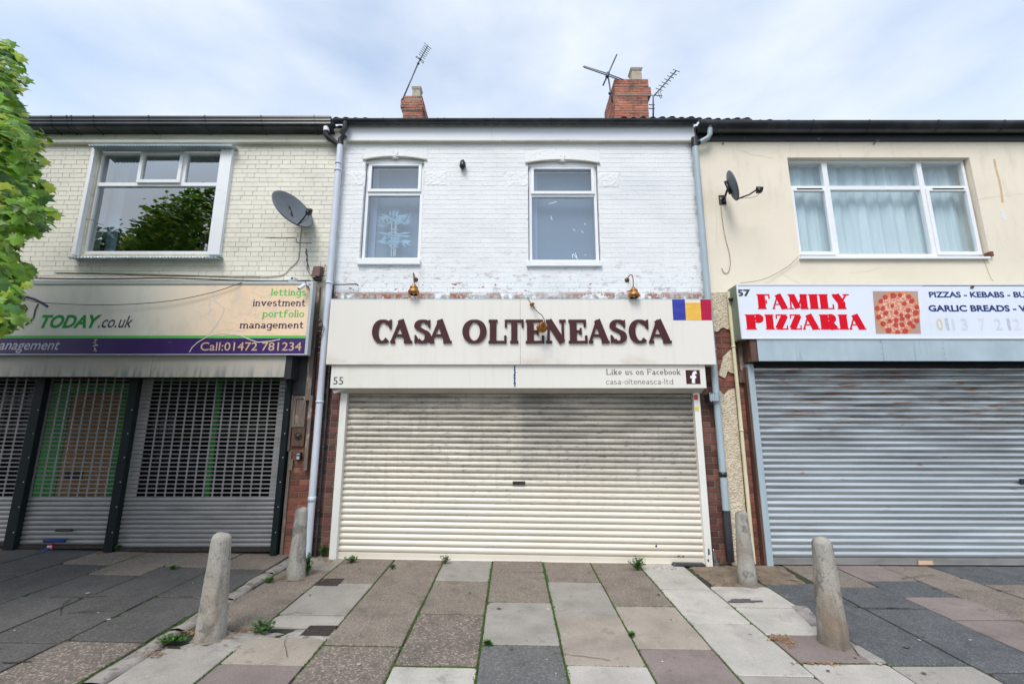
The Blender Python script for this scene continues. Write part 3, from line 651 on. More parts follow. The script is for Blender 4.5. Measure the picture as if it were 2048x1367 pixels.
for a in ((985,1084,1204,420), (889,985,1331,380), (985,1084,1290,200), (1084,1178,1164,150), (1084,1178,1331,150), (791,889,1290,160), (1360,1462,1326,520), (1178,1272,1211,160), (1360,1462,1215,200), (1462,1558,1330,200), (791,889,1200,90)): mosscross(*a)
part('joint_moss', ms, M['moss'], pavement, kind='stuff', label='green moss growing in the joints between paving slabs')
# iron covers
for (a, b, c, d) in ((643, 680, 1158, 1169), (617, 664, 1253, 1268)):
    p0, p1, p2, p3 = G(a+4, c), G(b+3, c), G(b-10, d), G(a-8, d); cx = (p0+p1+p2+p3)/4; w = (p1-p0).length/2; hh = abs(p0.y-p3.y)/2
    t = thing('iron_cover', 'small square rusty iron cover in the paving ' + ('near the back left bollard' if c < 1200 else 'near the front left bollard'), 'drain cover', (cx.x, cx.y, gz(cx.x, cx.y)), 'small iron covers in the pavement')
    z = gz(cx.x, cx.y); fr = MB()
    for (x0, x1, y0, y1) in ((-w-.02, w+.02, -hh-.02, -hh), (-w-.02, w+.02, hh, hh+.02), (-w-.02, -w, -hh, hh), (w, w+.02, -hh, hh)): fr.box(cx.x+x0, cx.x+x1, cx.y+y0, cx.y+y1, z-.03, z+.006)
    part('frame', fr, M['iron'], t); lid = MB(); lid.box(cx.x-w+.004, cx.x+w-.004, cx.y-hh+.004, cx.y+hh-.004, z-.03, z+.004)
    for i in range(4):
        for j in range(3):
            x = cx.x-w+.02+(2*w-.05)*i/3.5; y2 = cx.y-hh+.015+(2*hh-.04)*j/2.5; lid.box(x, x+.012, y2, y2+.012, z+.004, z+.007)
    part('lid', lid, M['iron'], t)
# ---------------------------------------------------------------- bollards
def bollard(bx, by, ty, wb, wt, label, seed):
    b = G(bx, by); r0 = wb*.9/2*proj(b)[2]/F; ztop = zf(ty, b.y); h = ztop - b.z; r1 = wt*.86/2*proj((b.x, b.y, ztop))[2]/F
    t = thing('bollard', label, 'bollard', b, 'round-topped concrete bollards in front of the shops'); mb = MB(); r2 = random.Random(seed)
    prof = [(r0*1.0, -.12), (r0*1.02, 0), (r0*.99, .04)]
    for i in range(1, 12):
        u = i/12; prof.append((r0+(r1-r0)*u**.9, .04+(h-.04-r1*.75)*u))
    hh = h-r1*.75
    for a in (0, 15, 30, 45, 60, 72, 82, 89): prof.append((r1*math.cos(R(a))**.8, hh+r1*.75*math.sin(R(a))))
    prof2 = []
    for (ra, ha), (rb, hb_) in zip(prof, prof[1:]):
        prof2 += [(ra+(rb-ra)*k/3, ha+(hb_-ha)*k/3) for k in range(3)]
    mb.lathe(prof2+[prof[-1]], (0,0,0), (0,0,1), 44)
    from mathutils import noise as _n
    def dent(x, y, z):
        v = _n.noise(Vector((x*14+seed*3, y*14, z*9))); w_ = _n.noise(Vector((x*40, y*40+seed, z*40))); k = 1+.035*v+.018*w_-(.10*max(0, _n.noise(Vector((x*22, y*22, z*22+seed)))-.38) )
        return (x*k, y*k, z+(.012*v if z > h-.06 else 0))
    mb.v = [dent(*p) for p in mb.v]
    o = ob('post', mb.mesh('post', M['concrete']), (0,0,0), t)
    co_ = MB(); n = 18   # crumbled mortar collar at the foot, dark tone standing in for contact shadow
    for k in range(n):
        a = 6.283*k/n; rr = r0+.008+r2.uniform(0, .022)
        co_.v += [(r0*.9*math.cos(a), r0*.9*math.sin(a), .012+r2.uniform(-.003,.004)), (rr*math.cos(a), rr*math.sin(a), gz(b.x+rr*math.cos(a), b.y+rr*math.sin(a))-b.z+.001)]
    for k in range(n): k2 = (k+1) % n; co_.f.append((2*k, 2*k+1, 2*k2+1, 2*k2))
    ob('collar', co_.mesh('collar', M['dirtshademortar']), (0,0,0), t)
    return t
bollard(420, 1274, 1064, 62, 41, 'front left concrete bollard with brown stain low on its side, standing on rough mortar', 1)
bollard(591, 1154, 1014, 39, 27, 'back left concrete bollard with green weed at its foot, beside the white downpipe', 2)
bollard(1495, 1169, 1021, 41, 27, 'back right concrete bollard with dark streak, standing before the cream pipe', 3)
bollard(1668, 1287, 1073, 62, 42, 'front right concrete bollard with chipped top, on the dark paving before the galvanised shutter', 4)
# ---------------------------------------------------------------- buildings: shells, bricks, windows
XL, XR_ = xf(687, 290, 0), xf(1392, 290, 0)          # party lines of the middle building
XMIN, XMAX = -9.5, 9.5
def wall_cells(x0, x1, z0, z1, holes, y0, y1, mb):
    zs = sorted({z0, z1, *[h[2] for h in holes], *[h[3] for h in holes]})
    for za, zb in zip(zs, zs[1:]):
        zc = (za+zb)/2; cur = x0
        for h in sorted(h for h in holes if h[2] < zc < h[3]):
            if h[0] > cur: mb.box(cur, h[0], y0, y1, za, zb)
            cur = h[1]
        if cur < x1: mb.box(cur, x1, y0, y1, za, zb)
BM = {}
def brick_mesh(w, h, m, depth=.03, bev=.003):
    k = (round(w, 3), round(h, 3), m.name)
    if k not in BM:
        mb = MB(); mb.bbox(-w/2, w/2, 0, depth, -h/2, h/2, bev); BM[k] = mb.mesh('brick', m)
    return BM[k]
def lay(parent, name, m, x0, x1, z0, z1, holes, Yf, bond='flemish', course=.075, gap=.008, limit=300, seed=1, stuffname='brickwork', jit=.0012, bev=.003, view=True):
    r = random.Random(seed); rows = []; z = z1 - course/2; i = 0; out = []
    while z > z0 - course*.2:
        segs = [(x0, x1)]
        for h in holes:
            if h[2] - .012 < z < h[3] + .012:
                segs = [s for a, b in segs for s in ((a, min(b, h[0])), (max(a, h[1]), b)) if s[1]-s[0] > .02]
        if bond == 'pier': units = [1] if i % 2 else [.5, .5]
        cur0 = x0 - (0 if i % 2 else .17) if bond == 'flemish' else x0 - (0 if i % 2 else .1125)
        cuts = []
        if bond == 'pier':
            n = max(1, round((x1-x0)/.225)); W = (x1-x0)/n
            cuts = [x0 + W*k for k in range(n+1)] if i % 2 else [x0 + W*k/2 for k in range(2*n+1)]
        else:
            c = cur0; k = 0
            while c < x1 + .3:
                cuts.append(c); L = (.225 if k % 2 == 0 else .1125) if bond == 'flemish' else .225
                c += L + r.uniform(-.004, .004); k += 1
        for a, b in zip(cuts, cuts[1:]):
            for s0, s1 in segs:
                aa, bb = max(a, s0), min(b, s1)
                if bb-aa > .035: out.append(((aa+bb)/2, z, round(bb-aa-gap, 2 if bond != 'pier' else 3)))
        z -= course; i += 1
    key = lambda q: (Vector((q[0], Yf, q[1]))-CAM).length if abs(proj((q[0], Yf, q[1]))[0]-1024) < 1050 else 99
    out.sort(key=key); pl = wloc(parent); h = course-gap
    for q in out[:limit]:
        if view and key(q) > 90: break
        w = min(q[2], .4); o = ob(name, brick_mesh(w, h, m, bev=bev), (q[0]-pl.x, Yf+r.uniform(-jit, jit)-pl.y, q[1]-pl.z), parent)
        o.rotation_euler = (r.uniform(-.006, .006), r.uniform(-.004, .004), r.uniform(-.006, .006))
    rest = [q for q in out[limit:]] + [q for q in out[:limit] if view and key(q) > 90]
    if rest:
        mb = MB()
        for q in rest:
            w = q[2]; y = Yf+r.uniform(-jit, jit); mb.bbox(q[0]-w/2, q[0]+w/2, y, y+.03, q[1]-h/2, q[1]+h/2, bev)
        part(stuffname, mb, m, parent, kind='stuff')
    return len(out)
def shell(parent, x0, x1, ztop, zeave_px, m):
    """solid party walls and back wall so the house has a real volume"""
    mb = MB(); mb.box(x0+.01, x0+.12, .3, 9.4, -.3, ztop); mb.box(x1-.12, x1-.01, .3, 9.4, -.3, ztop); mb.box(x0+.13, x1-.13, 9.3, 9.4, -.3, ztop); mb.box(x0+.13, x1-.13, .3, 9.2, 2.92, 3.0)
    part('party_walls', mb, m, parent)
def roof(parent, x0, x1, ze, Y0=-.1, pitch=33, pitchw=.145, amp=.012):
    mb = MB(); n = int((x1-x0)/pitchw*4); s = math.tan(R(pitch)); Yr = 4.75
    rowsy = [Y0 + (Yr-Y0)*k/16 for k in range(17)]
    for k, yy in enumerate(rowsy):
        for i in range(n+1):
            x = x0+(x1-x0)*i/n; mb.v.append((x, yy, ze+(yy-Y0)*s + amp*math.cos(i*math.pi/2)))
    for i in range(n+1):
        x = x0+(x1-x0)*i/n; mb.v.append((x, 9.5, ze+.0+(Yr-Y0)*s-(9.5-Yr)*s))
    for k in range(17):
        for i in range(n): a = k*(n+1)+i; mb.f.append((a, a+1, a+n+2, a+n+1))
    part('roof', mb, M['tile'], parent, label='dark ribbed tiled roof slope')
def tiles(parent, px0, px1, pyT, Y=-.13, w=.141, lift=0):
    X0, X1 = xf(px0, pyT, Y), xf(px1, pyT, Y); z = zf(pyT, Y)-.022+lift; x = X0; mb = MB(); n = 8
    r = random.Random(int(px0))
    for k in range(n+1):
        a = math.pi*k/n; mb.v += [(w*.30*math.cos(a), 0, .024*math.sin(a)-.0), (w*.30*math.cos(a), .4, .024*math.sin(a)+.24)]
    for k in range(n): mb.f.append((2*k, 2*k+1, 2*k+3, 2*k+2))
    mb.box(-w*.47, w*.47, .004, .02, -.04, .0); mb.v += []
    me = mb.mesh('roof_tile', M['tile']); pl = wloc(parent)
    while x < X1:
        o = ob('roof_tile', me, (x-pl.x, Y-pl.y+r.uniform(-.008,.008), z-pl.z+r.uniform(-.003,.003)), parent); x += w
def gutter(parent, px0, px1, prof, m, bracks, pyref, seam=()):
    """prof: (y, z) outline; extruded along the wall"""
    X0 = px0 if abs(px0) < 20 and px0 != 0 else xf(px0, pyref, -.15); X1 = px1 if abs(px1) < 20 and px1 != 0 else xf(px1, pyref, -.15)
    mb = MB(); n = len(prof)
    for x in (X0, X1): mb.v += [(x, y, z) for y, z in prof]
    for i in range(n): j = (i+1) % n; mb.f.append((i, j, n+j, n+i))
    mb.f += [tuple(range(n)), tuple(range(2*n-1, n-1, -1))]
    g = part('gutter', mb, m, parent, auto=True); cy = sum(p[0] for p in prof)/n; cz = sum(p[1] for p in prof)/n
    for b in bracks:
        X = xf(b, pyref, -.15); bm = MB()
        for x in (X-.009, X+.009): bm.v += [(x, cy+(y-cy)*1.09, cz+(z-cz)*1.09) for y, z in prof]
        for i in range(n): j = (i+1) % n; bm.f.append((i, j, n+j, n+i))
        bm.f += [tuple(range(n)), tuple(range(2*n-1, n-1, -1))]
        part('bracket', bm, m, g)
def halfround(zt, yc, r=.052, n=10):
    return [(yc+r*math.cos(math.pi+math.pi*k/n), zt+r*math.sin(math.pi+math.pi*k/n)) for k in range(n+1)] + [(yc+r*.86, zt), (yc+r*.86*math.cos(-.3), zt-.86*r*.3), (yc, zt-r*.8), (yc-r*.86, zt-.01), (yc-r*.86, zt)]
def frame(mb, x0, x1, z0, z1, w, y0, y1):
    mb.box(x0, x0+w, y0, y1, z0, z1); mb.box(x1-w, x1, y0, y1, z0, z1); mb.box(x0+w, x1-w, y0, y1, z0, z0+w); mb.box(x0+w, x1-w, y0, y1, z1-w, z1)
def pane(win, x0, x1, z0, z1, y, g):
    mb = MB(); mb.box(x0, x1, y, y+.006, z0, z1); return part('pane', mb, g, win)
def room(mb, x0, x1, z0, z1, y0, y1):   # dark five-sided room behind a window (faces inwards)
    mb.quad((x0,y1,z0),(x1,y1,z0),(x1,y1,z1),(x0,y1,z1)); mb.quad((x0,y0,z0),(x0,y1,z0),(x0,y1,z1),(x0,y0,z1)); mb.quad((x1,y0,z0),(x1,y1,z0),(x1,y1,z1),(x1,y0,z1))
    mb.quad((x0,y0,z0),(x1,y0,z0),(x1,y1,z0),(x0,y1,z0)); mb.quad((x0,y0,z1),(x1,y0,z1),(x1,y1,z1),(x0,y1,z1))

# ======== middle building
bw = thing('terraced_building', 'middle terraced shop building with white painted brick upper wall and two narrow arched windows', 'building', (0, .1, 0))
zT = zf(279, 0)+.12; zB = zf(606, 0)-.02
Yw = .055
def wrect(xa, xb, ya, yb, Y=Yw): ym = (ya+yb)/2; return xf(xa, ym, Y), xf(xb, ym, Y), zf(yb, Y), zf(ya, Y)
wA = wrect(728.5, 844, 325, 521); wB = wrect(1057.5, 1194.5, 331.5, 525)
holes = [(w[0]-.012, w[1]+.012, w[2]-.01, w[3]+.05) for w in (wA, wB)]
mb = MB(); wall_cells(XL, XR_, zB-.35, zT, holes, .0028, .26, mb); part('wall', mb, M['wmortar'], bw)
stone_rects = []
def srect(a, b, c, d): r = (xf(a, c, 0), xf(b, c, 0), zf(d, 0), zf(c, 0)); stone_rects.append(r); return r
quoins = [srect(851, 893, 342, 372), srect(688, 731, 342, 372), srect(1012, 1056, 343, 374), srect(1197, 1238, 345, 375)]
arches = [(wA, 787), (wB, 1122)]
ah = []
for w, _ in arches: ah.append((w[0]-.06, w[1]+.06, w[3]-.02, w[3]+.19))
nb = lay(bw, 'painted_brick', M['wbrick'], XL+.02, XR_-.03, zB, zf(281, 0), holes + quoins + ah, -.0005, limit=290, seed=4, stuffname='painted_brickwork', course=.0735, gap=.0022, bev=.0028, jit=.0009)
# rough stones at the window heads
def rough_stone(parent, x0, x1, z0, z1, y, m, amp, seed, name='quoin_stone', nx=14, nz=10, topf=None):
    r = random.Random(seed); mb = MB()
    for j in range(nz+1):
        for i in range(nx+1):
            e = i in (0, nx) or j in (0, nz); x = x0+(x1-x0)*i/nx; z = z0+(z1-z0)*j/nz
            if topf: z = topf(x, j/nz)
            mb.v.append((x, max(y, 0)+.002 if e else y-r.uniform(0, amp), z+(0 if e else r.uniform(-.003,.003))))
    for j in range(nz):
        for i in range(nx): k = j*(nx+1)+i; mb.f.append((k, k+1, k+nx+2, k+nx+1))
    return part(name, mb, m, parent)
for i, q in enumerate(quoins): rough_stone(bw, *q, -.0015, M['wbrick'], .006, i+5)
for (w, cx) in arches:
    xc = (w[0]+w[1])/2; hw = (w[1]-w[0])/2+.05; z0 = w[3]+.005
    arcz = lambda x, c=xc, h=hw, z=z0: z + .055*(1-((x-c)/h)**2)
    pts = [(xc-hw+2*hw*i/20) for i in range(21)]
    am = MB(); am.tube([(x, -.012, arcz(x)) for x in pts], .017, 8); part('arch_moulding', am, M['cmould'], bw, label='slim weathered arch moulding over a window')
    hs = MB(); hs.prism([(x, arcz(x)) for x in pts] + [(xc+hw-.03, w[3]-.03), (xc-hw+.03, w[3]-.03)], .03, .2); part('arch_infill', hs, M['upvc'], bw)
    rough_stone(bw, xc-hw, xc+hw, z0, z0+.2, -.0005, M['wbrick'], .0025, 9, 'lintel_stone', 24, 6, lambda x, v, c=xc, h=hw, z=z0, f=arcz: f(x)+.012+v*(z+.2-f(x)-.012+.05*(1-((x-c)/h)**2)))
    rough_stone(bw, xc-.045, xc+.045, arcz(xc)-.04, z0+.14, -.016, M['wbrick'], .012, 17, 'key_stone', 6, 8)
# windows of the middle building
def sash_window(w, upper, lower, transom, sill, label, plant=False):
    mb = MB(); x0, x1, z0, z1 = w; frame(mb, x0, x1, z0, z1, .042, Yw, Yw+.07)
    zt0, zt1 = zf(transom[1], Yw), zf(transom[0], Yw); mb.box(x0+.042, x1-.042, Yw+.001, Yw+.068, zt0, zt1)
    win = part('window', mb, M['upvc'], bw, label=label, bevel=.004)
    s = MB(); frame(s, x0+.03, x1-.03, zt1-.028, z1-.02, .045, Yw-.022, Yw+.02); part('sash', s, M['upvc'], win, bevel=.004)
    pane(win, x0+.04, x1-.04, zt1, z1-.05, Yw+.02, M['glassM']); pane(win, x0+.04, x1-.04, z0+.03, zt0+.01, Yw+.03, M['glassM'])
    sx = wrect(sill[0], sill[1], sill[2], sill[3], -.03); sm = MB(); sm.box(sx[0], sx[1], -.045, Yw-.001, zf(sill[3], -.045), z0-.004); part('sill', sm, M['upvc'], win, bevel=.006)
    b = MB(); b.box(x0-.1, x1+.1, Yw+.18, Yw+.19, z0-.05, z1+.1); part('blind', b, M['blind'], win)
    e = MB(); e.box(x0+.03, x0+.13, Yw+.165, Yw+.172, z0-.02, z1); part('blind_edge', e, M['blind2'], win)
    return win
w1 = sash_window(wA, None, None, (381, 391), (714, 840, 521, 528), 'narrow white window with plant decal on the lower pane')
w2 = sash_window(wB, None, None, (385.5, 393.5), (1052.5, 1203, 525, 531.5), 'narrow white window with scuffs on the lower pane')
# bamboo decal seen inside the lower pane
Yd = Yw+.06; dr = random.Random(21); lf = MB(); st = MB()
for (a, b, c, d) in ((783, 442, 782, 512), (790.5, 438, 786.5, 512), (792.5, 437, 789.5, 512)):
    q0, q1 = P(a, b, Yd), P(c, d, Yd); st.hexa([(q1.x-.006, Yd, q1.z), (q1.x+.006, Yd, q1.z), (q1.x+.006, Yd+.003, q1.z), (q1.x-.006, Yd+.003, q1.z), (q0.x-.006, Yd, q0.z), (q0.x+.006, Yd, q0.z), (q0.x+.006, Yd+.003, q0.z), (q0.x-.006, Yd+.003, q0.z)])
part('decal_stem', st, M['palewood'], w1)
for i, (cx, cy, n, rr) in enumerate(((786, 436, 17, 33), (806, 444, 9, 26), (772, 452, 9, 30), (778, 470, 10, 30), (799, 468, 9, 26), (775, 485, 9, 30), (803, 485, 9, 26))):
    for k in range(n):
        a = dr.uniform(-30, 210) if i < 3 else dr.choice([dr.uniform(-60, 30), dr.uniform(150, 240)])
        l = rr*dr.uniform(.5, 1.05); x0_, y0_ = cx+dr.uniform(-6, 6), cy+dr.uniform(-5, 5); x1_, y1_ = x0_+l*math.cos(R(a)), y0_-l*.75*math.sin(R(a))
        x1_ = min(max(x1_, 752), 824); y1_ = max(y1_, 403)
        mx_, my_ = (x0_+x1_)/2, (y0_+y1_)/2; px_, py_ = -(y1_-y0_)/l*2.0, (x1_-x0_)/l*2.0; yy = Yd-.002-.0001*(len(lf.v)//4)
        lf.poly([P(x0_, y0_, yy), P(mx_+px_, my_+py_, yy), P(x1_, y1_, yy), P(mx_-px_, my_-py_, yy)])
part('decal_leaves', lf, M['aqua'], w1, kind='stuff')
sc_ = MB()
for pts in ([(1144,508),(1145,516)], [(1145,507),(1152,515)], [(1150,505),(1154,518)], [(1097,407),(1104,406),(1113,403)], [(1101,432),(1104,440)], [(1145,458),(1150,461)], [(1162,461),(1166,466)], [(1168,446),(1171,450)], [(1169,509),(1171,511)]):
    stroke_px(sc_, pts, 1.3, Yw+.027-.0002*len(sc_.v)/8)
part('pane_scuffs', sc_, M['white'], w2)
# fascia, gutter, roof, chimneys
Yf = -.06
fb = MB(); X0f, X1f = xf(692, 262, Yf), xf(1388, 262, Yf); Xm = xf(983, 262, Yf)
fb.box(X0f, Xm-.001, Yf, -.02, zf(279, Yf), zf(243, Yf)); fb.box(Xm+.001, X1f, Yf+.001, -.02, zf(279, Yf), zf(243, Yf)); part('fascia_board', fb, M['fascia'], bw)
fb = MB(); fb.box(X0f, X1f, Yf-.004, .004, zf(279, Yf)-.02, zf(279, Yf)-.001); part('soffit_board', fb, M['cmould'], bw)
gutter(bw, 668, 1393, halfround(zf(236, -.19), -.138), M['black'], (767, 876, 889, 987, 1101, 1234, 1373), 240)
roof(bw, XL, XR_, zf(240, -.1)-.03)
tiles(bw, 1248, 1395, 233.2); tiles(bw, 672, 735, 234.5)
shell(bw, XL, XR_, 6.0, 0, M['mortar'])
Yc = 4.6
def chimney(parent, spec, pot, depth, label):
    """spec: (px0, px1, py_top, py_bottom) tiers from the top down, measured on the front face"""
    c = MB(); first = None; pl = []
    for k, (a, b, t, d) in enumerate(spec):
        x0, x1 = xf(a, d, Yc-.0), xf(b, d, Yc); z1, z0 = zf(t, Yc), (zf(d, Yc) if k < len(spec)-1 else 8.7)
        pr = .0 if k == len(spec)-1 else .012*(len(spec)-k)
        pl.append((x0, x1, z0, z1, Yc-pr, Yc+depth+pr)); c.box(x0+.006, x1-.006, Yc-pr+.008, Yc+depth+pr-.008, z0, z1-.001*k)
    ch = part('chimney', c, M['chmortar'], parent, label=label); r = random.Random(int(spec[0][0])); cnt = 0
    for (x0, x1, z0, z1, y0, y1) in pl:
        zz = z1-.0375; i = 0
        while zz > max(z0, 9.0)+.01:
            for face in ('f', 's'):
                L0, L1 = (x0, x1) if face == 'f' else (y0, y1); cur = L0; first_ = .225 if (i % 2) == (face == 'f') else .1125
                l = first_
                while cur < L1-.03:
                    e = min(cur+l, L1); w = e-cur-.012
                    if w > .03:
                        o = ob('brick', brick_mesh(round(w, 2), .063, M['chbrick'], .05), (0,0,0), ch)
                        if face == 'f': o.location = Vector(((cur+e)/2, y0+r.uniform(-.004,.003), zz)) - wloc(ch)
                        else:
                            right = (x0+x1)/2 < 0; o.rotation_euler = (0, 0, R(90) if right else R(-90))
                            o.location = Vector((x1+r.uniform(-.002,.003) if right else x0-r.uniform(-.002,.003), (cur+e)/2, zz)) - wloc(ch)
                        cnt += 1
                    cur = e; l = .225
            zz -= .075; i += 1
    a, b, t, d = pot; x0, x1 = xf(a, d, Yc+.06), xf(b, d, Yc+.06); z0, z1 = zf(d, Yc+.06)-.06, zf(t, Yc+.06); xc = (x0+x1)/2; w = (x1-x0)/2; yc = Yc+.06+w
    pm = MB(); pm.hexa([(xc-w*.86, yc-w*.9, z0), (xc+w*.86, yc-w*.9, z0), (xc+w*.86, yc+w*.9, z0), (xc-w*.86, yc+w*.9, z0), (xc-w*.78, yc-w*.8, z1-.08), (xc+w*.78, yc-w*.8, z1-.08), (xc+w*.78, yc+w*.8, z1-.08), (xc-w*.78, yc+w*.8, z1-.08)])
    pm.hexa([(xc-w*.84, yc-w*.86, z1-.081), (xc+w*.84, yc-w*.86, z1-.081), (xc+w*.84, yc+w*.86, z1-.081), (xc-w*.84, yc+w*.86, z1-.081), (xc-w, yc-w, z1), (xc+w, yc-w, z1), (xc+w, yc+w, z1), (xc-w, yc+w, z1)])
    part('chimney_pot', pm, M['pot'], ch, bevel=.01)
    return ch
chimney(bw, [(808, 844.5, 194, 202), (800.5, 846, 202, 216), (803, 844.5, 216, 222), (804, 843, 222, 240)], (821, 841, 172, 194), .8, 'small crumbling red brick chimney with one square pot')
chimney(bw, [(1228, 1296.5, 160, 175), (1229, 1302, 175, 192), (1230, 1298.5, 192, 240)], (1262, 1287, 134, 160), 1.25, 'tall red brick chimney with one square pot')
# brick piers beside the middle shutter
def px_at(px, py, Y=0): return xf(px, py, Y)
def pier(parent, a, b, py, ztop_px, m, seed, bond='pier', mort=None, Yface=.0, zbot=None):
    x0, x1 = px_at(a, py), px_at(b, py); zt = zf(ztop_px, 0); zb = gz((x0+x1)/2, 0)-.03 if zbot is None else zbot
    mb = MB(); mb.box(x0, x1, Yface+.008, .3, zb-.2, zt); part('pier', mb, mort or M['mortar'], parent)
    lay(parent, 'brick', m, x0+.003, x1-.003, zb, zt, [], Yface, bond=bond, gap=.010, seed=seed, jit=.002, bev=.0025)
pier(bw, 624, 680, 950, 600, M['darkbrick'], 3)
XQ = px_at(1447.5, 950)
pier(bw, 1408, 1447.5, 950, 600, M['darkbrick'], 5)
bk = MB(); bk.box(px_at(678, 950), px_at(1412, 950), .05, .1, -.3, zB-.3); part('shopfront', bk, M['dark'], bw)

# ======== left building
bl = thing('terraced_building', 'left terraced shop building with cream painted brick upper wall and one wide reflecting window', 'building', ((XL+XMIN)/2, .1, .1))
zBL = zf(560, 0)
wl_ = [xf(203, 312, .03), xf(447, 312, .03), zf(509, .03), zf(297, .03)]
hl = [(wl_[0], wl_[1], wl_[2], wl_[3])]
mb = MB(); wall_cells(XMIN, XL, zf(712, 0), zf(252, 0), hl, .006, .26, mb); part('wall', mb, M['cmortar'], bl)
lay(bl, 'painted_brick', M['cbrick'], XMIN, XL-.006, zBL, zf(285, 0), [(wl_[0]-.03, wl_[1]+.03, wl_[2]-.04, wl_[3]+.0)], -.001, course=.0715, limit=290, seed=9, stuffname='painted_brickwork', gap=.004, bev=.0025, jit=.0012)
def hband(parent, name, x0, x1, ya, yb, Y, m, bev=.004):
    b = MB(); b.box(x0, x1, Y, .004, zf(yb, Y), zf(ya, Y)); return part(name, b, m, parent, bevel=bev)
XLe = XL-.03
hband(bl, 'cornice_board', XMIN, XLe, 257, 279, -.035, M['cmould']); hband(bl, 'cornice_moulding', XMIN, XLe, 278.5, 284.5, -.07, M['cmould'], .01)
cm = MB(); cm.tube([(XMIN, -.05, zf(258, -.08)), (XLe, -.05, zf(258, -.08))], .03, 10); part('cornice_roll', cm, M['cmould'], bl)
zg = zf(231.5, -.23)
profL = [(-.23, zg), (-.232, zg-.03), (-.222, zg-.04), (-.226, zg-.07), (-.212, zg-.08), (-.216, zg-.115), (-.19, zg-.15), (-.12, zg-.165), (-.04, zg-.165), (-.03, zg-.01), (-.19, zg-.01), (-.195, zg)]
gutter(bl, XMIN, xf(665, 240, -.15), profL, M['black'], (112, 143, 152, 196, 305, 416, 527, 632), 240)
tp = MB(); tp.box(xf(258, 230, -.2), xf(660, 230, -.2), -.20, -.1, zg-.005, zg+.012); part('roof_edge', tp, M['dkboard'], bl)
roof(bl, XMIN, XL, zg-.07)
shell(bl, XMIN, XL, 6.0, 0, M['mortar'])
# wide window
Yl = .035
mb = MB(); X = lambda px, py: xf(px, py, Yl); Z = lambda py: zf(py, Yl)
x0, x1 = X(200, 310), X(449.5, 310); z1_, z0_ = Z(303), Z(508)
frame(mb, x0, x1, z0_, z1_, .045, Yl, Yl+.07)
mb.box(x0+.045, x1-.045, Yl+.001, Yl+.069, Z(372), Z(365))
mb.box(X(281, 310), X(285, 310)+.02, Yl+.002, Yl+.068, Z(365), z1_-.045); mb.box(X(369, 310), X(376, 310), Yl+.002, Yl+.068, Z(365), z1_-.045)
wL = part('window', mb, M['upvc'], bl, label='wide white window with dark tree reflection', bevel=.004)
s = MB(); frame(s, X(284, 310), X(369.5, 310), Z(367), Z(305), .05, Yl-.03, Yl+.03); part('sash', s, M['upvc'], wL, bevel=.004)
pane(wL, x0+.03, X(284, 310), Z(367), z1_-.03, Yl+.03, M['glassL']); pane(wL, X(286, 310)+.02, X(368, 310)-.02, Z(366), Z(306), Yl+.006, M['glassL']); pane(wL, X(374, 310), x1-.03, Z(367), z1_-.03, Yl+.03, M['glassL']); pane(wL, x0+.03, x1-.03, z0_+.03, Z(370), Yl+.031, M['glassL'])
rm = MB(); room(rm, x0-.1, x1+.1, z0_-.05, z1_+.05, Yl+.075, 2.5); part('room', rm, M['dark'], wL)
cn = MB(); cn.box(x0+.06, x0+.22, .3, .31, z0_, z1_); part('curtain', cn, M['blind2'], wL)
for (a, b) in ((xf(183, 297, -.06), x0+.004), (x1-.004, xf(465, 297, -.06))): sb = MB(); sb.box(a, b, -.06, .03, zf(509, -.06), zf(295, -.06)); part('surround_board', sb, M['upvc'], wL, bevel=.006)
def corrugated(parent, name, xa, xb, z, ya, yb, m, slope=.03, n=70, am=.008):
    b = MB()
    for i in range(n*4+1):
        x = xa+(xb-xa)*i/(n*4); dz = am*math.cos(i*math.pi/2)
        b.v += [(x, ya, z+dz-slope), (x, yb, z+dz), (x, yb, z+dz-.012), (x, ya, z+dz-slope-.012)]
    for i in range(n*4):
        for k in range(4): k2 = (k+1) % 4; b.f.append((4*i+k, 4*i+k2, 4*i+4+k2, 4*i+4+k))
    return part(name, b, m, parent)
corrugated(wL, 'hood', xf(180, 291, -.12), xf(466, 291, -.12), zf(291, -.12)+.012, -.15, .004, M['galv'], .02, 44, .009)
corrugated(wL, 'sill', xf(135, 513, -.12), xf(435.5, 513, -.12), zf(513, -.12)+.02, -.13, .004, M['galv'], .03, 46, .009)
# bits beside the shop: black panel, old timber, red bricks
def slabpx(parent, name, a, b, pya, pyb, pref, Y, m, yb=.02, bev=.003, label=None):
    q = MB(); q.box(xf(a, pref, Y), xf(b, pref, Y), Y, yb, zf(pyb, Y), zf(pya, Y)); return part(name, q, m, parent, bevel=bev, label=label)
slabpx(bl, 'black_panel', 580, 630, 668, 789, 740, -.03, M['dkboard'])
slabpx(bl, 'olive_panel', 613, 625.5, 566, 672, 620, -.025, M['wood'])
for (a, b, t, d, pr, Y) in ((618, 629, 572, 800, 690, -.055), (612.5, 619.5, 790, 940, 860, -.06), (575, 582, 790, 902, 845, -.03), (577, 584, 918, 940, 930, -.035), (568, 574, 902, 1110, 1000, -.02)):
    slabpx(bl, 'timber', a, b, t, d, pr, Y, M['wood'])
slabpx(bl, 'door_panel', 582, 612, 790, 855, 822, -.015, M['wood'], label='bare wooden panel with moulding'); 
q = MB(); frame(q, xf(585, 822, -.03), xf(610, 822, -.03), zf(853, -.03), zf(792, -.03), .03, -.03, -.016); part('panel_moulding', q, M['wood'], bl)
slabpx(bl, 'bell_board', 583, 608, 855, 892, 873, -.02, M['bwood'])
pier(bl, 574, 624, 950, 640, M['redbrick'], 6, Yface=.004)
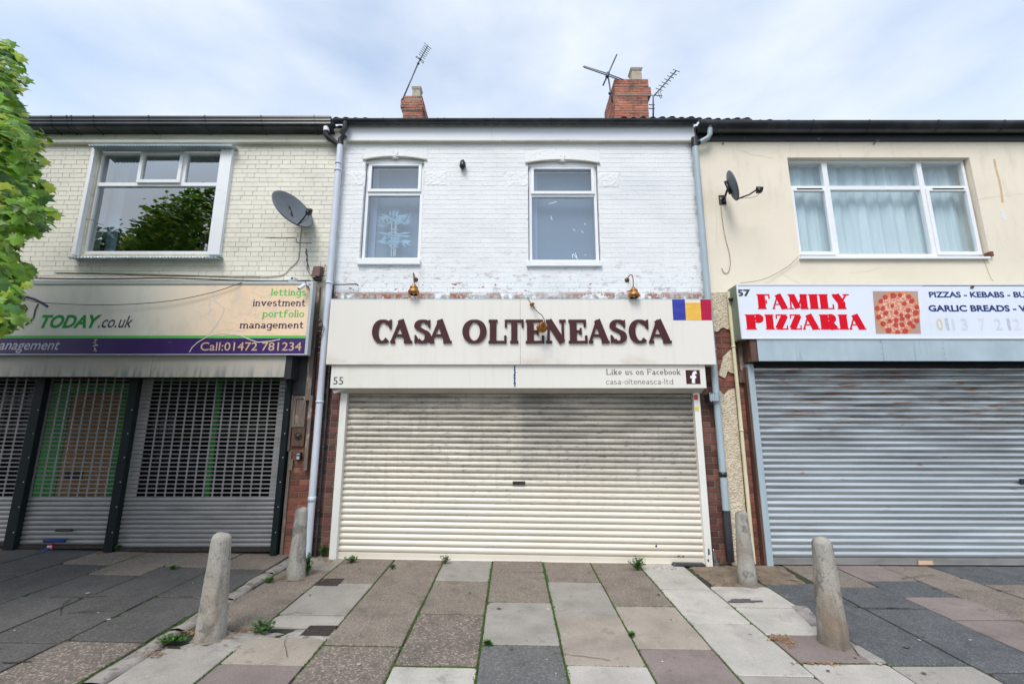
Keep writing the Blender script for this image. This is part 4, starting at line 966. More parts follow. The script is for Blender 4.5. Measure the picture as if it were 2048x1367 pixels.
# shop interior behind the punched shutters
Yi = .42
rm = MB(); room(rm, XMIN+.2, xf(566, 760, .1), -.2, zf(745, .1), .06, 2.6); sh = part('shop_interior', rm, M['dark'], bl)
q = MB(); q.box(xf(60, 985, Yi), xf(108, 985, Yi), Yi, Yi+.05, .02, zf(765, Yi)); q.box(xf(212, 985, Yi), xf(224, 985, Yi), Yi, Yi+.05, .02, zf(765, Yi)); q.box(xf(108, 985, Yi), xf(212, 985, Yi), Yi, Yi+.05, zf(786, Yi), zf(765, Yi))
q.box(xf(406, 990, Yi), xf(416, 990, Yi), Yi, Yi+.05, .02, zf(760, Yi)); q.box(xf(224, 985, Yi), xf(560, 985, Yi), Yi+.001, Yi+.05, zf(763, Yi), zf(750, Yi)); part('door_frame', q, M['green'], bl, label='bright green shop door frame and mullion')
q = MB(); q.box(xf(108, 985, Yi)+.002, xf(212, 985, Yi)-.002, Yi+.01, Yi+.04, .03, zf(786, Yi)-.002); dd = part('door', q, M['board'], bl, label='shop door boarded with brown sheet'); q = MB(); q.box(xf(128, 955, Yi), xf(164, 955, Yi), Yi, Yi+.009, zf(957, Yi), zf(943, Yi)); part('letter_plate', q, M['iron'], dd)
for (a, b) in ((224, 406), (416, 566), (-330, 60)):
    q = MB(); q.box(xf(a, 985, Yi)+.002, xf(b, 985, Yi)-.002, Yi+.02, Yi+.026, .25, zf(763, Yi)-.002); part('shop_pane', q, M['glassD'], bl)
q = MB(); q.box(XMIN+.3, xf(566, 985, Yi), Yi-.02, Yi+.06, -.1, .45); part('stall_riser', q, M['stock'], bl)
sr = random.Random(8)
for i in range(26):
    a = sr.uniform(300, 540); t = sr.uniform(835, 930); q = MB(); w = sr.uniform(8, 24); hh = sr.uniform(12, 36); q.box(xf(a, t, .9), xf(a+w, t, .9), .9, .95, zf(t+hh, .9), zf(t, .9)); part('display_box', q, M['stock'], bl)

# ======== right building
br = thing('terraced_building', 'right terraced shop building with cream rendered upper wall and a wide window with net curtains', 'building', ((XR_+XMAX)/2, .1, 0))
Yr = .075
X = lambda px, py: xf(px, py, Yr); Z = lambda py: zf(py, Yr)
rx0, rx1, rz0, rz1 = X(1592, 513)-.0, X(1927.5, 330), Z(513), Z(320.5)
rh = [(rx0+.0, xf(1938, 315, 0), rz0-.015, zf(315, 0))]
rh = [(rx0, xf(1938, 315, 0), zf(517, -.02), zf(315, 0))]
mb = MB(); wall_cells(XR_+.004, XMAX, zf(600, 0), zf(252, 0), rh, .0, .3, mb); part('wall', mb, M['render'], br)
mb = MB(); frame(mb, rx0, rx1, rz0, rz1, .04, Yr, Yr+.07)
xa, xb = X(1645, 345), X(1655, 345); xc_, xd = X(1834.5, 345), X(1844.5, 345)
zt1, zt0 = Z(371.5), Z(379.5)
mb.box(xa, xb, Yr-.001, Yr+.069, rz0+.04, rz1-.04); mb.box(xc_, xd, Yr-.001, Yr+.069, rz0+.04, rz1-.04)
for a, b in ((rx0+.04, xa), (xb, xc_), (xd, rx1-.04)): mb.box(a, b, Yr+.001, Yr+.068, zt0, zt1)
wR = part('window', mb, M['upvc'], br, bevel=.004, label='wide white six-pane window with net curtains')
for a, b in ((rx0+.02, xa+.02), (xd-.02, rx1-.02)):
    s = MB(); frame(s, a, b, rz0+.02, zt0+.02, .05, Yr-.02, Yr+.03); part('sash', s, M['upvc'], wR, bevel=.004)
    v = MB(); v.box(a+.1, b-.08, Yr-.03, Yr-.02, zt0-.002, zt0+.010); part('vent', v, M['iron'], wR)
    pane(wR, a+.03, b-.03, rz0+.05, zt0-.01, Yr+.01, M['glassR'])
pane(wR, xb-.01, xc_+.01, rz0+.03, zt0+.01, Yr+.03, M['glassR'])
for a, b in ((rx0+.02, xa+.01), (xb-.01, xc_+.01), (xd-.01, rx1-.02)): pane(wR, a, b, zt1-.01, rz1-.03, Yr+.031, M['glassR'])
q = MB(); q.box(rx0-.02, xf(1981, 515, -.04), -.045, Yr-.002, zf(517, -.045), zf(512.5, -.045)); part('sill', q, M['upvc'], wR, bevel=.004)
q = MB(); q.box(rx1+.03, xf(1980, 510, -.03), -.04, .05, zf(512, -.03), zf(503, -.03)); part('loose_brick', q, M['redbrick'], br)
cu = MB(); n = 220; zlo, zhi = rz0-.05, rz1+.05; r2 = random.Random(2)
for i in range(n+1):
    x = rx0-.05+(rx1-rx0+.1)*i/n; yy = .022*math.sin(i*.42)+.014*math.sin(i*.173+1)+.006*math.sin(i*1.1)
    cu.v += [(x, Yr+.17+yy, zlo), (x+.01*math.sin(i*.3), Yr+.17+yy*.8, (zlo+zhi)/2), (x, Yr+.17+yy*.6, zhi)]
for i in range(n): cu.f += [(3*i, 3*i+3, 3*i+4, 3*i+1), (3*i+1, 3*i+4, 3*i+5, 3*i+2)]
cu.sm = True; part('curtain', cu, M['curtain'], wR, label='pale aqua net curtain in folds')
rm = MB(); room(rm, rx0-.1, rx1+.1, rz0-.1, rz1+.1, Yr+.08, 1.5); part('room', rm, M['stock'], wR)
bd = MB(); bd.box(XR_+.01, XMAX, -.03, .02, zf(281, -.03), zf(262, -.03)); part('fascia_board', bd, M['dkboard'], br)
bd = MB(); bd.box(XR_+.01, XMAX, -.10, .02, zf(262, -.10)+.002, zf(252, -.1)); part('soffit_board', bd, M['dkboard'], br)
zg2 = zf(240, -.21)
profR = [(-.21, zg2), (-.212, zg2-.02), (-.2, zg2-.05), (-.17, zg2-.085), (-.14, zg2-.11), (-.08, zg2-.115), (-.06, zg2-.01), (-.18, zg2-.01), (-.185, zg2)]
gutter(br, xf(1397, 245, -.15), XMAX, profR, M['black'], (1432, 1621, 1732, 1869, 2000), 243)
roof(br, XR_, XMAX, zg2-.05); tiles(br, 1398, 1512, 235.2, lift=.0); tiles(br, 1520, 1590, 239.3)
shell(br, XR_+.02, XMAX, 6.0, 0, M['mortar'])
for (a, c) in ((1746, 289), (1444, 289)):
    q = MB(); p = P(a, c, -.0); q.tube([p, p+Vector((0,-.03,0)), p+Vector((.012,-.03,.025)), p+Vector((.02,-.02,.04))], .006, 6); part('wall_hook', q, M['bwood'], br)
def streak(parent, pts, w, m, name, lab=None):
    q = MB(); stroke_px(q, pts, w, -.0015-.0001*len(pts)); return part(name, q, m, parent, label=lab)
streak(br, [(1988,318),(1991,335),(1998,360),(2002,380),(2005,405)], 4.5, M['rustain'], 'rust_stain', 'long tan stain on the cream render')
streak(br, [(1966,517),(1975,540),(1981,556),(1986,562)], 1.6, M['rustain'], 'rust_stain')
streak(br, [(2000,419),(2006,425),(2005,432),(2011,439)], 5.5, M['fascia'], 'bare_patch', 'pale flaked patch in the render')
rr9 = random.Random(77)
for (x, y, n, dx, dy) in ((2046,388,7,-14,1),(1432,410,6,2,14),(1560,545,6,9,3),(1700,545,5,12,-1),(1480,300,5,12,2)):
    pts = [(x, y)]
    for _ in range(n): x += dx+rr9.uniform(-4,4); y += dy+rr9.uniform(-4,4); pts.append((x, y))
    streak(br, pts, .5, M['cmortar'], 'render_crack')
for (pts, w) in (([(613,497),(611,505),(614,512),(612,520),(616,530),(618,540)], 1.6), ([(592,476),(593,485),(606,486),(623,486)], 1.2), ([(530,475),(560,476),(590,475)], 1.0), ([(110,545),(150,547),(240,549),(330,552),(430,553),(520,553)], 1.1), ([(160,440),(175,438),(190,441)], 1)):
    q = MB(); stroke_px(q, pts, w, -.0035); part('wall_crack', q, M['iron'], bl)
# roughcast strip with broken patches over brick
def jag(pts, m, name, parent, y0, y1, amp=.02, seed=1, lab=None):
    r = random.Random(seed); out = []
    for i, p in enumerate(pts):
        q = pts[(i+1) % len(pts)]; a = P(p[0], p[1], 0); b = P(q[0], q[1], 0); n = max(1, int((b-a).length/.03)) if p[2] else 1
        for k in range(n):
            v = a.lerp(b, k/n); out.append((v.x+(r.uniform(-amp, amp) if k and p[2] else 0), v.z+(r.uniform(-amp, amp) if k and p[2] else 0)))
    mb = MB(); mb.prism(out, y0, y1); return part(name, mb, m, parent, label=lab)
jag([(1417,585,0),(1463,585,0),(1465,662,1),(1446,655,1),(1432,664,1),(1425,662,0)], M['roughcast'], 'roughcast_patch', br, -.02, .02, .01, 3)
jag([(1446,712,1),(1466,694,0),(1470,748,1),(1455,742,1),(1448,756,1),(1436,750,0)], M['roughcast'], 'roughcast_patch', br, -.02, .02, .01, 4)
jag([(1437,781,1),(1447,790,1),(1456,780,1),(1468,776,0),(1499,1130,0),(1463,1130,0)], M['roughcast'], 'roughcast_patch', br, -.02, .02, .008, 5)
pier(br, 1447.5, 1527, 950, 590, M['redbrick'], 8, Yface=.004)
pl_ = MB(); pl_.box(px_at(1500, 950)+.0, px_at(1502, 950)+4.2, .04, .1, -.3, zf(600, 0)); part('shopfront', pl_, M['dark'], br)
slabpx(br, 'timber', 1478, 1496, 680, 740, 710, -.03, M['wood']); slabpx(br, 'timber', 1478, 1490, 741, 765, 752, -.05, M['bwood'])
# ---------------------------------------------------------------- roller shutters
def slat_profile(h, d=.012, n=7):
    pr = [(.020, 0), (.020, h*.07)]
    for i in range(n+1):
        u = i/n; pr.append((-d*math.sin(math.pi*u)**.8, h*.12+h*.80*u))
    pr += [(.001, h*.955), (.020, h*.96), (.020, h)]
    return pr
def slat_mesh(L, h, m, d=.012):
    pr = slat_profile(h, d); mb = MB(); n = len(pr)
    for x in (-L/2, 0, L/2):
        mb.v += [(x, y, z) for y, z in pr]
    for j in (0, 1):
        for i in range(n-1): mb.f.append((j*n+i, (j+1)*n+i, (j+1)*n+i+1, j*n+i+1))
    mb.sm = True; return mb.mesh('slat', m)
def shutter(label, base, xa, xb, zt, zb0, Y, h, m, bar, r0, r1, gm, gl, gr, barm=None, group=None):
    t = thing('roller_shutter', label, 'shutter', base, group); n = round((zt-zb0)/h); h = (zt-zb0)/n; L = xb-xa; me = slat_mesh(L, h, m, .016); pl = Vector(base); rr = random.Random(int(xa*10))
    for i in range(n):
        o = ob('slat', me, (xa+L/2-pl.x, Y+rr.uniform(-.0015,.0015)-pl.y, zb0+h*i-pl.z), t); o.rotation_euler = (0, R(r1+(r0-r1)*i/(n-1)), 0)
        o.location.z -= 0
    s1 = math.tan(R(r1))*L/2
    mb = MB(); mb.hexa([(xa, Y-.02, zb0-bar+s1*.9), (xb, Y-.02, zb0-bar-s1*.9), (xb, Y+.02, zb0-bar-s1*.9), (xa, Y+.02, zb0-bar+s1*.9), (xa, Y-.02, zb0+s1), (xb, Y-.02, zb0-s1), (xb, Y+.02, zb0-s1), (xa, Y+.02, zb0+s1)])
    mb.hexa([(xa, Y-.032, zb0-bar+s1*.9), (xb, Y-.032, zb0-bar-s1*.9), (xb, Y-.021, zb0-bar-s1*.9), (xa, Y-.021, zb0-bar+s1*.9), (xa, Y-.032, zb0-bar+.012+s1*.9), (xb, Y-.032, zb0-bar+.012-s1*.9), (xb, Y-.021, zb0-bar+.012-s1*.9), (xa, Y-.021, zb0-bar+.012+s1*.9)])
    part('bottom_bar', mb, barm or m, t, bevel=.003)
    for (a, b) in (gl, gr):
        if a is None: continue
        g = MB(); g.box(a, b, Y-.075, Y+.03, gz((a+b)/2, 0)-.02, zt+.03); part('guide_rail', g, gm, t, bevel=.005)
    return t, n, h
Ys = -.02
xa, xb = (xf(691, 790, Ys-.06)+xf(676, 1112, Ys-.06))/2, (xf(1386, 790, Ys-.06)+xf(1410, 1120, Ys-.06))/2
zt, zb = zf(783, Ys), zf(1109, Ys)
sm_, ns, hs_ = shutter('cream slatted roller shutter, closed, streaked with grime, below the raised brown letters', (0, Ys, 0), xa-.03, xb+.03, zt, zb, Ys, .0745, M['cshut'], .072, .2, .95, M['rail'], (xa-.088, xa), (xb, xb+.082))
q = MB(); q.box(xf(1025, 965, Ys-.03), xf(1050, 965, Ys-.03), Ys-.024, Ys-.01, zf(969, Ys-.03), zf(962, Ys-.03)); part('letter_slot', q, M['black'], sm_)
for (a, b, c, d, m) in ((1387.5, 1395, 789, 799, 'sticker_r'), (1389, 1397, 813, 821, 'sticker_y')):
    q = MB(); q.box(xf(a, c, -.1), xf(b, c, -.1), Ys-.078, Ys-.0751, zf(d, -.1), zf(c, -.1)); part('sticker', q, M[m], sm_)
pb = random.Random(4)
def blob(parent, px, py, w, h, Y, m, n=11, seed=1, name='paint_patch'):
    r = random.Random(seed); pts = []
    for i in range(n):
        a = -6.283*i/n; k = r.uniform(.6, 1.1); p = P(px+w/2*k*math.cos(a), py+h/2*k*math.sin(a), Y); pts.append((p.x, Y, p.z))
    mb = MB(); mb.poly(pts[::-1] if False else pts); return part(name, mb, m, parent)
blob(sm_, 1417, 1103, 5, 17, Ys-.0765, M['bluepaint'], seed=3); blob(sm_, 1416, 1120, 4, 6, Ys-.0765, M['bluepaint'], seed=5)
blob(sm_, 1357, 1111, 6, 3, Ys-.034, M['black'], seed=6); blob(sm_, 1366, 1112, 8, 3, Ys-.034, M['black'], seed=7); blob(sm_, 1312, 1091, 5, 6, Ys-.016, M['navy'], seed=8)
# shutter box of the middle shop
def prism_x(mb, prof, x0, x1):
    n = len(prof); k = len(mb.v); mb.v += [(x0, y, z) for y, z in prof] + [(x1, y, z) for y, z in prof]
    for i in range(n): j = (i+1) % n; mb.f.append((k+i, k+n+i, k+n+j, k+j))
    mb.f += [tuple(range(k, k+n))[::-1], tuple(range(k+n, k+2*n))]
Yb = -.235
hb = thing('shutter_box', 'cream shutter box marked 55 below the main brown-lettered sign', 'shutter box', (0, Yb, zf(775, Yb)))
zb1, zb0 = zf(727, Yb), zf(775.5, Yb); zu = zf(786, -.09)
x0, xm, x1 = xf(661.5, 750, Yb), xf(1029, 750, Yb), xf(1410.5, 750, Yb)
for (a, b) in ((x0, xm-.0015), (xm+.0015, x1)):
    q = MB(); prism_x(q, [(Yb, zb1), (Yb, zb0), (Yb+.012, zb0), (Yb+.012, zb1)], a, b); part('front_panel', q, M['housing'], hb)
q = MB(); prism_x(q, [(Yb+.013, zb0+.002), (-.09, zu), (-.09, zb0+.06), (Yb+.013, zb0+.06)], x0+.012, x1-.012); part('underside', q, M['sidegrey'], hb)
q = MB(); prism_x(q, [(Yb+.0125, zb0+.061), (-.012, zu+.05), (-.012, zb1), (Yb+.0125, zb1)], x0+.004, x1-.004); part('box_body', q, M['housing'], hb)
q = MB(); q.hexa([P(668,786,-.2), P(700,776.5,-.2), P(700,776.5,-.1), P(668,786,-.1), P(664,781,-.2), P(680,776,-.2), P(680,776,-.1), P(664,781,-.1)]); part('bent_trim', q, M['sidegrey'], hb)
dp = MB(); r = random.Random(3); pts = [(1029+r.uniform(-1,1), 731+42*i/12) for i in range(13)]; stroke_px(dp, pts, 2.6, Yb-.0015)
for i in range(8): yy = 733+i*5.2; stroke_px(dp, [(1029, yy), (1029+r.uniform(-2.5, 3), yy+r.uniform(1, 3))], 2, Yb-.0016-.0001*i)
part('paint_drip', dp, M['bluepaint'], hb)
part('number', serif_line('', 0, 1, 0, 1, 0, .1, .1, 0) if False else sans_line('55', 665.5, 685.5, 768.2, 753.5, Yb-.002), M['darkprint'], hb)
part('lettering', serif_line('Like us on Facebook', 1212, 1361, 748.8, 737.6, Yb-.002, .15, .085, .05, .10), M['brownprint'], hb, label='faded brown words reading Like us on Facebook')
part('lettering', serif_line('casa-olteneasca-ltd', 1212, 1346, 768, 756.8, Yb-.002, .085, .07, .0, .12), M['brownprint'], hb, label='thin faded brown words reading casa-olteneasca-ltd')
lg = flatrect(1372.5, 1401, 739.5, 767.5, Yb-.002); lg_ = part('logo', lg, M['letter'], hb, label='small brown square logo with a white letter f')
q = MB(); 
for k, pts in enumerate(([(1386.5,766),(1386.5,749),(1388,745),(1392.5,744)], [(1380,753.5),(1392,753.5)])): stroke_px(q, pts, 6 if k == 0 else 4.5, Yb-.0032-.0003*k)
part('logo_letter', q, M['upvc'], lg_)
# galvanised shutter on the right
Yg = -.03
xg0 = (xf(1513, 780, Yg-.06)+xf(1543, 1125, Yg-.06))/2; xg1 = 7.7
sg, _, _ = shutter('galvanised roller shutter with rust streaks, closed, below the red-lettered pizza sign', (xg0, Yg, -.04), xg0-.03, xg1, zf(733, Yg), zf(1115, Yg), Yg, .0745, M['gshut'], .075, .05, .2, M['gpipe'], (xg0-.078, xg0), (xg1-.03, xg1+.05), barm=M['alu'])
q = MB(); q.box(xg0-.105, xg0-.079, Yg-.06, .02, -.06, zf(735, Yg)); part('edge_strip', q, M['bwood'], sg)
q = MB(); q.box(xf(1837, 1124, Yg-.04), xf(1866, 1124, Yg-.04), Yg-.036, Yg-.0325, zf(1129, Yg-.04), zf(1120.5, Yg-.04)); part('tape', q, M['tan'], sg)
q = MB(); q.box(xf(2043, 962, Yg-.04), xf(2060, 962, Yg-.04), Yg-.03, Yg-.01, zf(967, Yg-.04), zf(957, Yg-.04)); part('letter_slot', q, M['black'], sg)
Yh = -.25
hg = thing('shutter_box', 'blue-grey galvanised steel shutter box with brown wooden end under the pizza sign', 'shutter box', (xf(1515, 700, Yh), Yh, zf(722, Yh)))
xs_ = [xf(1515, 700, Yh), xf(1765, 700, Yh), xf(1889, 700, Yh), xf(2160, 700, Yh), 7.75]
for i, (a, b) in enumerate(zip(xs_, xs_[1:])):
    q = MB(); z1, z0 = zf(674, Yh), zf(721.5, Yh); q.box(a+.001, b-.001, Yh-.002*(i % 2), Yh+.012, z0, z1); part('front_panel', q, M['galv'], hg)
    for zz in (z0+.03, z0+.1, z0+.17, z0+.25):
        if i < 3 and zz < z1-.02: 
            q = MB(); q.lathe([(.006, 0), (.005, .003), (0, .004)], (b-.015, Yh-.003, zz), (0,-1,0), 8); part('rivet', q, M['galv'], hg)
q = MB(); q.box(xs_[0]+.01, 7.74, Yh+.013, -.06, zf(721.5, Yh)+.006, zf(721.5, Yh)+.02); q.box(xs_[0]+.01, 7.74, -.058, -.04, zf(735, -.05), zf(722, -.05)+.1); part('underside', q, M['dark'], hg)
q = MB(); q.box(xs_[0]-.085, xs_[0]-.002, Yh+.01, -.02, zf(722, Yh), zf(676, Yh)); part('end_board', q, M['bwood'], hg, bevel=.004)
# punched shutters of the left shop
Yp = .0
LZT, LZM, LZB = zf(752, Yp), zf(993.5, Yp), None
def punched(label, xa, xb, ma, mbb, grp, npu, seed):
    zbot = gz((xa+xb)/2, 0)+.055; t = thing('punched_shutter', label, 'shutter', ((xa+xb)/2, Yp, zbot), grp); pl = Vector(t.location)
    n = round((LZT-LZM)/.0535); h = (LZT-LZM)/n; hx0, hx1 = xa+ma, xb-mbb; W = (hx1-hx0)/npu; d = .006
    mb = MB(); hh = h*.68; zc = h*.5; L = xb-xa; cx = (xa+xb)/2
    # rails with rounded lips, then the bridges between the holes and solid ends
    def rail(z0, z1):
        k = len(mb.v); pr = [(.004, z0), (-d*.6, z0+.001), (-d, (z0+z1)/2), (-d*.6, z1-.001), (.004, z1)]
        for x in (-L/2, L/2): mb.v += [(x, y, z) for y, z in pr]
        for i in range(4): mb.f.append((k+i, k+5+i, k+6+i, k+i+1))
        mb.f.append((k+4, k+9, k+5, k))
    rail(.0005, zc-hh/2); rail(zc+hh/2, h-.0005)
    def br_(x0, x1): mb.box(x0-cx, x1-cx, -d*.5, .003, zc-hh/2-.0008, zc+hh/2+.0008)
    br_(xa, hx0); br_(hx1, xb)
    for i in range(1, npu): br_(hx0+W*i-.0075, hx0+W*i+.0075)
    for i in range(npu):      # rounded hole corners
        for sx, x in ((1, hx0+W*i+(.0075 if i else 0)), (-1, hx0+W*(i+1)-(.0075 if i < npu-1 else 0))):
            for sz, z in ((1, zc-hh/2), (-1, zc+hh/2)):
                r_ = hh*.32; x_ = x-cx; mb.prism([(x_, z), (x_+sx*r_, z), (x_+sx*r_*.3, z+sz*r_*.3), (x_, z+sz*r_)][::(1 if sx*sz > 0 else -1)], -d*.5+.0003, .0025)
    me = mb.mesh('slat', M['alu'])
    for i in range(n): ob('slat', me, (cx-pl.x, Yp-pl.y+.0006*(i % 2), LZM+h*i-pl.z), t)
    m2 = MB(); h2 = .0535; k = int((LZM-zbot)/h2); h2 = (LZM-zbot)/k
    me2 = slat_mesh(L, h2, M['alu'], .007)
    for i in range(k): ob('slat', me2, (cx-pl.x, Yp-pl.y, zbot+h2*i-pl.z), t)
    q = MB(); q.box(xa, xb, Yp-.018, Yp+.012, zbot-.035, zbot-.001); q.box(xa, xb, Yp-.03, Yp-.0185, zbot-.035, zbot-.025); part('bottom_bar', q, M['iron'], t)
    return t
pst = [((77+6)/2, (94+30)/2), ((261+210)/2, (277+227.5)/2), ((569+545)/2, (581+556.5)/2)]
pr_ = [1 for _ in pst]; posts = []
for i, (tp_, bt) in enumerate((((77, 94), (4, 27)), ((261, 277), (209, 227)), ((569, 581), (545, 556.5)))):
    a = (xf(tp_[0], 760, -.06)+xf(bt[0], 1098, -.06))/2; b = (xf(tp_[1], 760, -.06)+xf(bt[1], 1098, -.06))/2; posts.append((a, b))
posts = [(-8.05, -7.95)] + posts
for i, (a, b) in enumerate(posts):
    if i == 0: lab = 'outermost black-green steel shutter post at the far left'
    else: lab = ('black-green steel post left of the boarded green door', 'black-green steel post between the two full punched shutters', 'black-green steel post at the right end of the punched shutters')[i-1]
    t = thing('shutter_post', lab, 'post', ((a+b)/2, -.06, gz((a+b)/2, 0)), 'steel posts between the punched shutters')
    q = MB(); q.box(a, b, -.08, .04, gz((a+b)/2, 0)-.03, LZT+.05); part('channel', q, M['post'], t, bevel=.004)
    for k in range(6):
        q = MB(); q.lathe([(.007, 0), (.006, .004), (0, .005)], (b-.02 if k % 2 else b-.024, -.081, .35+.3*k), (0,-1,0), 8); part('screw', q, M['signframe'], t)
g_ = 'punched roller shutters of the left shop'
punched('punched grey roller shutter cut by the left edge of the picture', posts[0][1]-.01, posts[1][0]+.01, .06, .09, g_, 12, 1)
p2_ = punched('middle punched grey roller shutter, in front of the boarded green shop door', posts[1][1]-.01, posts[2][0]+.01, .035, .045, g_, 9, 2)
punched('widest punched grey roller shutter, with dark shop window behind, nearest the white downpipe', posts[2][1]-.01, posts[3][0]+.01, .15, .125, g_, 14, 3)
q = MB(); q.box(xf(110, 1059, -.02), xf(143, 1059, -.02), -.022, -.008, zf(1062, -.02), zf(1057, -.02)); part('letter_slot', q, M['iron'], p2_)
q = MB(); q.tube([P(88, 1081, -.06), P(130, 1080, -.06)], .02, 10); part('lock_bar', q, M['navy'], p2_)
Yk = -.24
hk = thing('shutter_box', 'weathered grey steel shutter box in four sections under the purple and cream sign', 'shutter box', (xf(305, 730, Yk), Yk, zf(752, Yk)))
xk = [XMIN+.2, xf(90, 730, Yk), xf(232.5, 730, Yk), xf(303.5, 730, Yk), xf(570.5, 730, Yk)]
for i, (a, b) in enumerate(zip(xk, xk[1:])):
    q = MB(); dz = .006 if i > 1 else 0; prism_x(q, [(Yk-.01-.004*(i > 1), zf(753, Yk)-dz), (Yk+.0, zf(753, Yk)-dz), (Yk+.02, zf(708, Yk)), (Yk+.008-.004*(i > 1), zf(708, Yk))], a+.002, b-.002); part('front_panel', q, M['lhouse'], hk)
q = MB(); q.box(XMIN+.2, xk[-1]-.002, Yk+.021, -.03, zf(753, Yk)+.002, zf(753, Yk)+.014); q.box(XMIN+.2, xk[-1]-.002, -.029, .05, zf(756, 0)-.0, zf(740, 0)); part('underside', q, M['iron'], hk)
q = MB(); q.box(xk[-1]-.001, xk[-1]+.08, Yk+.002, -.031, zf(757, Yk), zf(708, Yk)); part('end_plate', q, M['dkboard'], hk)
# ---------------------------------------------------------------- shop signs
Y5 = -.27
sg5 = thing('shop_sign', 'long cream fascia sign with raised brown letters CASA OLTENEASCA and a tricolour flag', 'sign', (xf(1040, 660, Y5), Y5, zf(727, Y5)))
a, m_, b = (xf(660, 598, Y5)+xf(652.5, 727, Y5))/2, xf(1040, 660, Y5), (xf(1421.5, 600, Y5)+xf(1431.5, 730, Y5))/2
for (p, q2) in ((a, m_-.0012), (m_+.0012, b)):
    q = MB(); q.hexa([(p, Y5, zf(728.5, Y5)), (q2, Y5, zf(728.5, Y5)), (q2, -.03, zf(728.5, Y5)), (p, -.03, zf(728.5, Y5)), (p, Y5, zf(598.5, Y5)), (q2, Y5, zf(598.5, Y5)), (q2, -.03, zf(598.5, Y5)), (p, -.03, zf(598.5, Y5))]); part('sign_panel', q, M['signcream'], sg5, bevel=.003)
q = MB(); prism_x(q, [(Y5-.002, zf(598.5, Y5)+.0005), (Y5-.002, zf(598.5, Y5)+.008), (.0, zf(598.5, Y5)+.05), (.0, zf(598.5, Y5)+.0005)], a-.002, b-.02); part('flashing', q, M['galv'], sg5)
for ch, l0, l1 in (('C',743,781.5),('A',780.5,824),('S',827,861.5),('A',858.5,903),('O',924,972.5),('L',976.5,1012.5),('T',1009,1047),('E',1051,1088),('N',1091.5,1131.5),('E',1137,1174.5),('A',1177,1218.5),('S',1219.5,1253.5),('C',1258,1297.5),('A',1297.5,1342.5)):
    mbx = serif_letter(ch, l0, l1, 639.5, 686, Y5-.004, .27, .095, .05, depth=.022); part('letter', mbx, M['letter'], sg5)
fl = []
Yfl = Y5-.002
def pquad(mb, c, Y): mb.quad(*[(xf(x, y, Y), Y, zf(y, Y)) for x, y in c])
for (c, m) in (([(1346,640),(1371.5,640),(1369,598.5),(1343.5,598.5)], 'blue'), ([(1371.5,640),(1402.5,640),(1400.5,605),(1369.5,605)], 'yellow'), ([(1402.5,640),(1423.5,640),(1421.3,598.5),(1400,598.5)], 'fred')):
    q = MB(); pquad(q, c, Yfl); part('flag_stripe', q, M[m], sg5)
# left sign
Y4 = -.28
s4 = thing('shop_sign', 'long lettings sign, cream fading to peach above a purple strip, with green and purple lettering', 'sign', (xf(300, 640, Y4), Y4, zf(710, Y4)))
xr = (xf(627, 567, Y4)+xf(613.5, 712, Y4))/2; z1, z0 = zf(563.5, Y4), zf(709.5, Y4)
q = MB(); q.box(XMIN+.25, xr, Y4+.012, Y4+.085, z0, z1); q.box(XMIN+.25, xr-.22, Y4+.086, -.03, z0+.01, z1-.01); part('sign_case', q, M['signframe'], s4)
q = MB(); q.box(XMIN+.25, xr, Y4-.012, Y4+.011, z1-.035, z1+.002); q.box(xr-.035, xr+.002, Y4-.013, Y4+.0105, z0-.002, z1-.036); q.box(XMIN+.25, xr-.036, Y4-.012, Y4+.011, z0-.002, z0+.012); part('frame', q, M['signframe'], s4, bevel=.003)
zi1, zi0 = z1-.035, z0+.012; zg1, zg0 = zf(670.5, Y4), zf(676, Y4); xi = xr-.036
q = MB(); q.box(XMIN+.26, xi, Y4, Y4+.01, zg1, zi1); part('cream_panel', q, M['leftsign'], s4)
q = MB(); q.box(XMIN+.26, xi, Y4-.0005, Y4+.01, zg0, zg1-.0005); part('green_strip', q, M['lgreen'], s4)
q = MB(); q.box(XMIN+.26, xi, Y4, Y4+.01, zi0, zg0-.0005); part('purple_strip', q, M['purple'], s4)
Yt = Y4-.002
for (tx, m, *bx) in (('lettings', 'lgreen', 541, 611.5, 590.6, 576.5), ('investment', 'purpletxt', 505, 610, 611.8, 597.5), ('portfolio', 'lgreen', 523.7, 607.5, 633.6, 619.5), ('management', 'purpletxt', 478.6, 606.5, 656, 641.8)):
    part('lettering', serif_line(tx, *bx, Yt, .125, .10, .035, .07), M[m], s4, label='slab serif word ' + tx)
part('lettering', sans_line('TODAY', 79, 199, 654.5, 629, Yt, .035, .28), M['dgreen'], s4, label='bold dark green italic word TODAY')
part('lettering', sans_line('.co.uk', 195, 263, 654.5, 631, Yt-.0005, .004, .3), M['purpletxt'], s4, label='dark purple italic .co.uk')
part('lettering', sans_line('Call:01472 781234', 399.5, 601.5, 700.5, 684, Yt, .006), M['tan'], s4, label='tan phone line reading Call:01472 781234')
part('lettering', sans_line('management', -25, 117.6, 698.8, 683, Yt, .008, .25), M['lilac'], s4, label='pale italic word management')
q = MB()
for k, (pts, w) in enumerate((([(28,603),(38,590),(50,593),(68,598),(84,606),(96,613.5)], 4.6), ([(76,607),(70,620),(67,634),(60,643),(50,650)], 3.6), ([(26,634),(36,632),(47,626),(54,617),(50,611),(40,612),(32,622),(28,634),(32,644),(44,645),(52,638)], 3.4))): stroke_px(q, pts, w, Yt-.0008-.0003*k)
part('logo', q, M['purpletxt'], s4, label='brushed purple roof line over a script letter')
q = MB()
